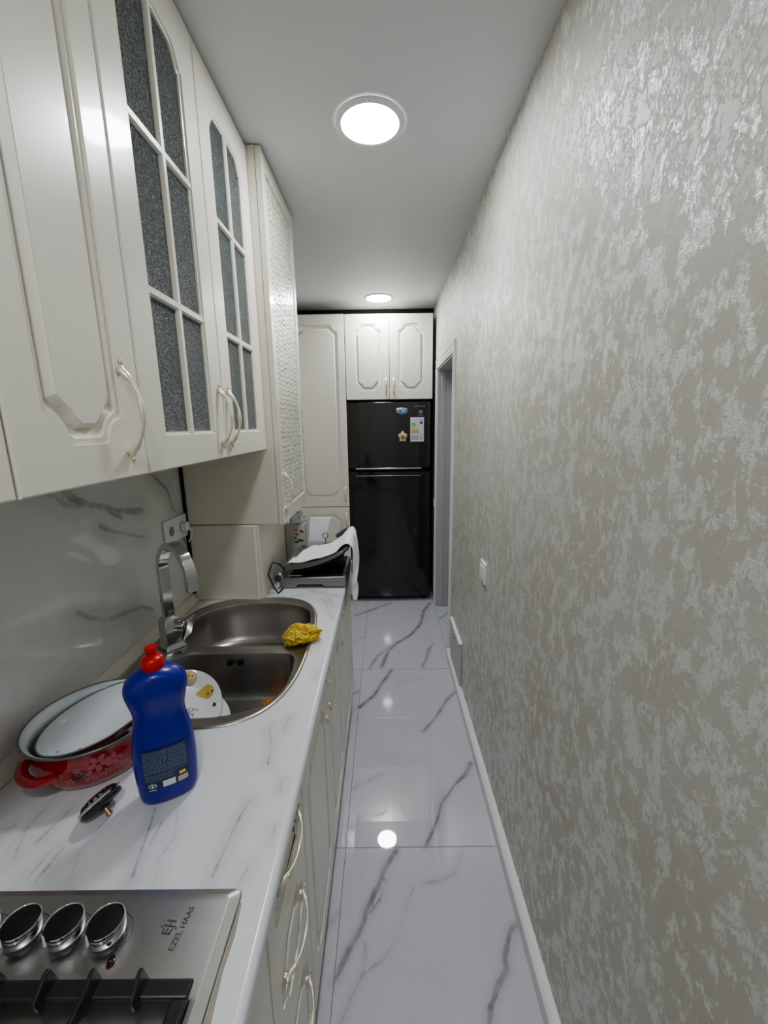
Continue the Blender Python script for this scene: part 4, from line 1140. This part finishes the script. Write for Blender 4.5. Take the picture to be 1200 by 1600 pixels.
t = thing('light_switch', 'white light switch at waist height on the patterned right wall', 'switch', (XR, 1.77, .95))
b = B(); b.box(XR-.010, XR-.0002, 1.722, 1.812, .905, 1.0); b.build('plate', M['white'], t, bevel=.002)
b = B(); b.box(XR-.014, XR-.010, 1.737, 1.766, .922, .983); b.build('rocker', M['white'], t, bevel=.0015)
b = B(); b.box(XR-.014, XR-.010, 1.768, 1.797, .922, .983); b.build('rocker', M['white'], t, bevel=.0015)
t = thing('light_switch', 'small white light switch on wall beside the refrigerator', 'switch', (XR, 3.585, .93))
b = B(); b.box(XR-.010, XR-.0002, 3.56, 3.612, .88, .965); b.build('plate', M['white'], t, bevel=.002)
b = B(); b.box(XR-.013, XR-.010, 3.572, 3.60, .895, .95); b.build('rocker', M['white'], t, bevel=.001)
t = thing('access_panel', 'low white cover panel on right wall just above the baseboard', 'panel', (XR, 2.37, .2))
b = B(); b.box(XR-.012, XR-.0002, 2.215, 2.56, .072, .338); b.build('cover', M['graytrim'], t, bevel=.002)
b = B(); b.box(XR-.020, XR-.0002, 2.212, 2.563, .3385, .350); b.build('top_rail', M['white'], t, bevel=.002)
b = B(); b.box(XR-.017, XR-.012, 2.25, 2.50, .315, .320); b.build('slot_edge', M['white'], t)
b = B(); b.lathe([(.008, 0), (.008, .006), (.005, .008)], (XR-.012, 2.40, .285), (-1, 0, 0), 16); b.build('latch', M['midgray'], t)

# ------------------------------------------------------------------ ceiling downlights (copied)
def lamp0():
    t = thing('ceiling_light', 'round recessed LED ceiling light nearest the camera, large in view', 'ceiling light', (-.032, 1.590, ZC), 'round ceiling lights in a row')
    c = V((-.032, 1.590, ZC))
    b = B(); b.lathe([(.114, -.0006), (.1135, -.004), (.109, -.0075), (.098, -.010), (.0945, -.009), (.094, -.0025)], c, n=64, cap0=False, cap1=False); b.build('ring', M['white'], t, angle=60)
    b = B(); b.lathe([(.0942, -.0085), (.05, -.0093), (.001, -.0095)], c, n=64, cap0=False); b.build('diffuser', M['led'], t, angle=60)
    return t
L0 = lamp0()
for lab_, loc in (('round recessed LED ceiling light in front of the far cabinets', (-.028, 3.495, ZC)), ('round recessed LED ceiling light behind the camera above the hob side', (-.032, -.32, ZC)), ('unseen round ceiling light added far behind the camera as frontal fill', (-.032, -2.23, ZC))):  # the last one is an added, unseen lamp for frontal fill
    r = L0.copy(); COL.objects.link(r); r.location = loc; r['label'] = lab_
    for ch in list(L0.children):
        c = ch.copy(); COL.objects.link(c); c.parent = r

# ------------------------------------------------------------------ world, camera, view
w = bpy.data.worlds.new('World'); bpy.context.scene.world = w; w.use_nodes = True
w.node_tree.nodes['Background'].inputs[0].default_value = (.8, .85, 1, 1); w.node_tree.nodes['Background'].inputs[1].default_value = .05

f_px, p, yw, rl = 649.86, .2058, -.0031, -.0146
F = V((sin(yw)*cos(p), cos(yw)*cos(p), -sin(p))); Rt = V((cos(yw), -sin(yw), 0)); U = Rt.cross(F)
R2 = Rt*cos(rl)+U*sin(rl); U2 = -Rt*sin(rl)+U*cos(rl)
cam = bpy.data.cameras.new('Camera'); co = bpy.data.objects.new('Camera', cam); COL.objects.link(co)
mw = Matrix((R2, U2, -F)).transposed().to_4x4(); mw.translation = V((0, 0, 1.6)); co.matrix_world = mw
cam.sensor_fit = 'HORIZONTAL'; cam.sensor_width = 36; cam.lens = 36*f_px/1200; cam.clip_start = .02
bpy.context.scene.camera = co
vs_ = bpy.context.scene.view_settings
vs_.view_transform = 'AgX'; vs_.exposure = -.40; vs_.gamma = 1.09
try: vs_.look = 'AgX - Medium High Contrast'
except Exception: pass
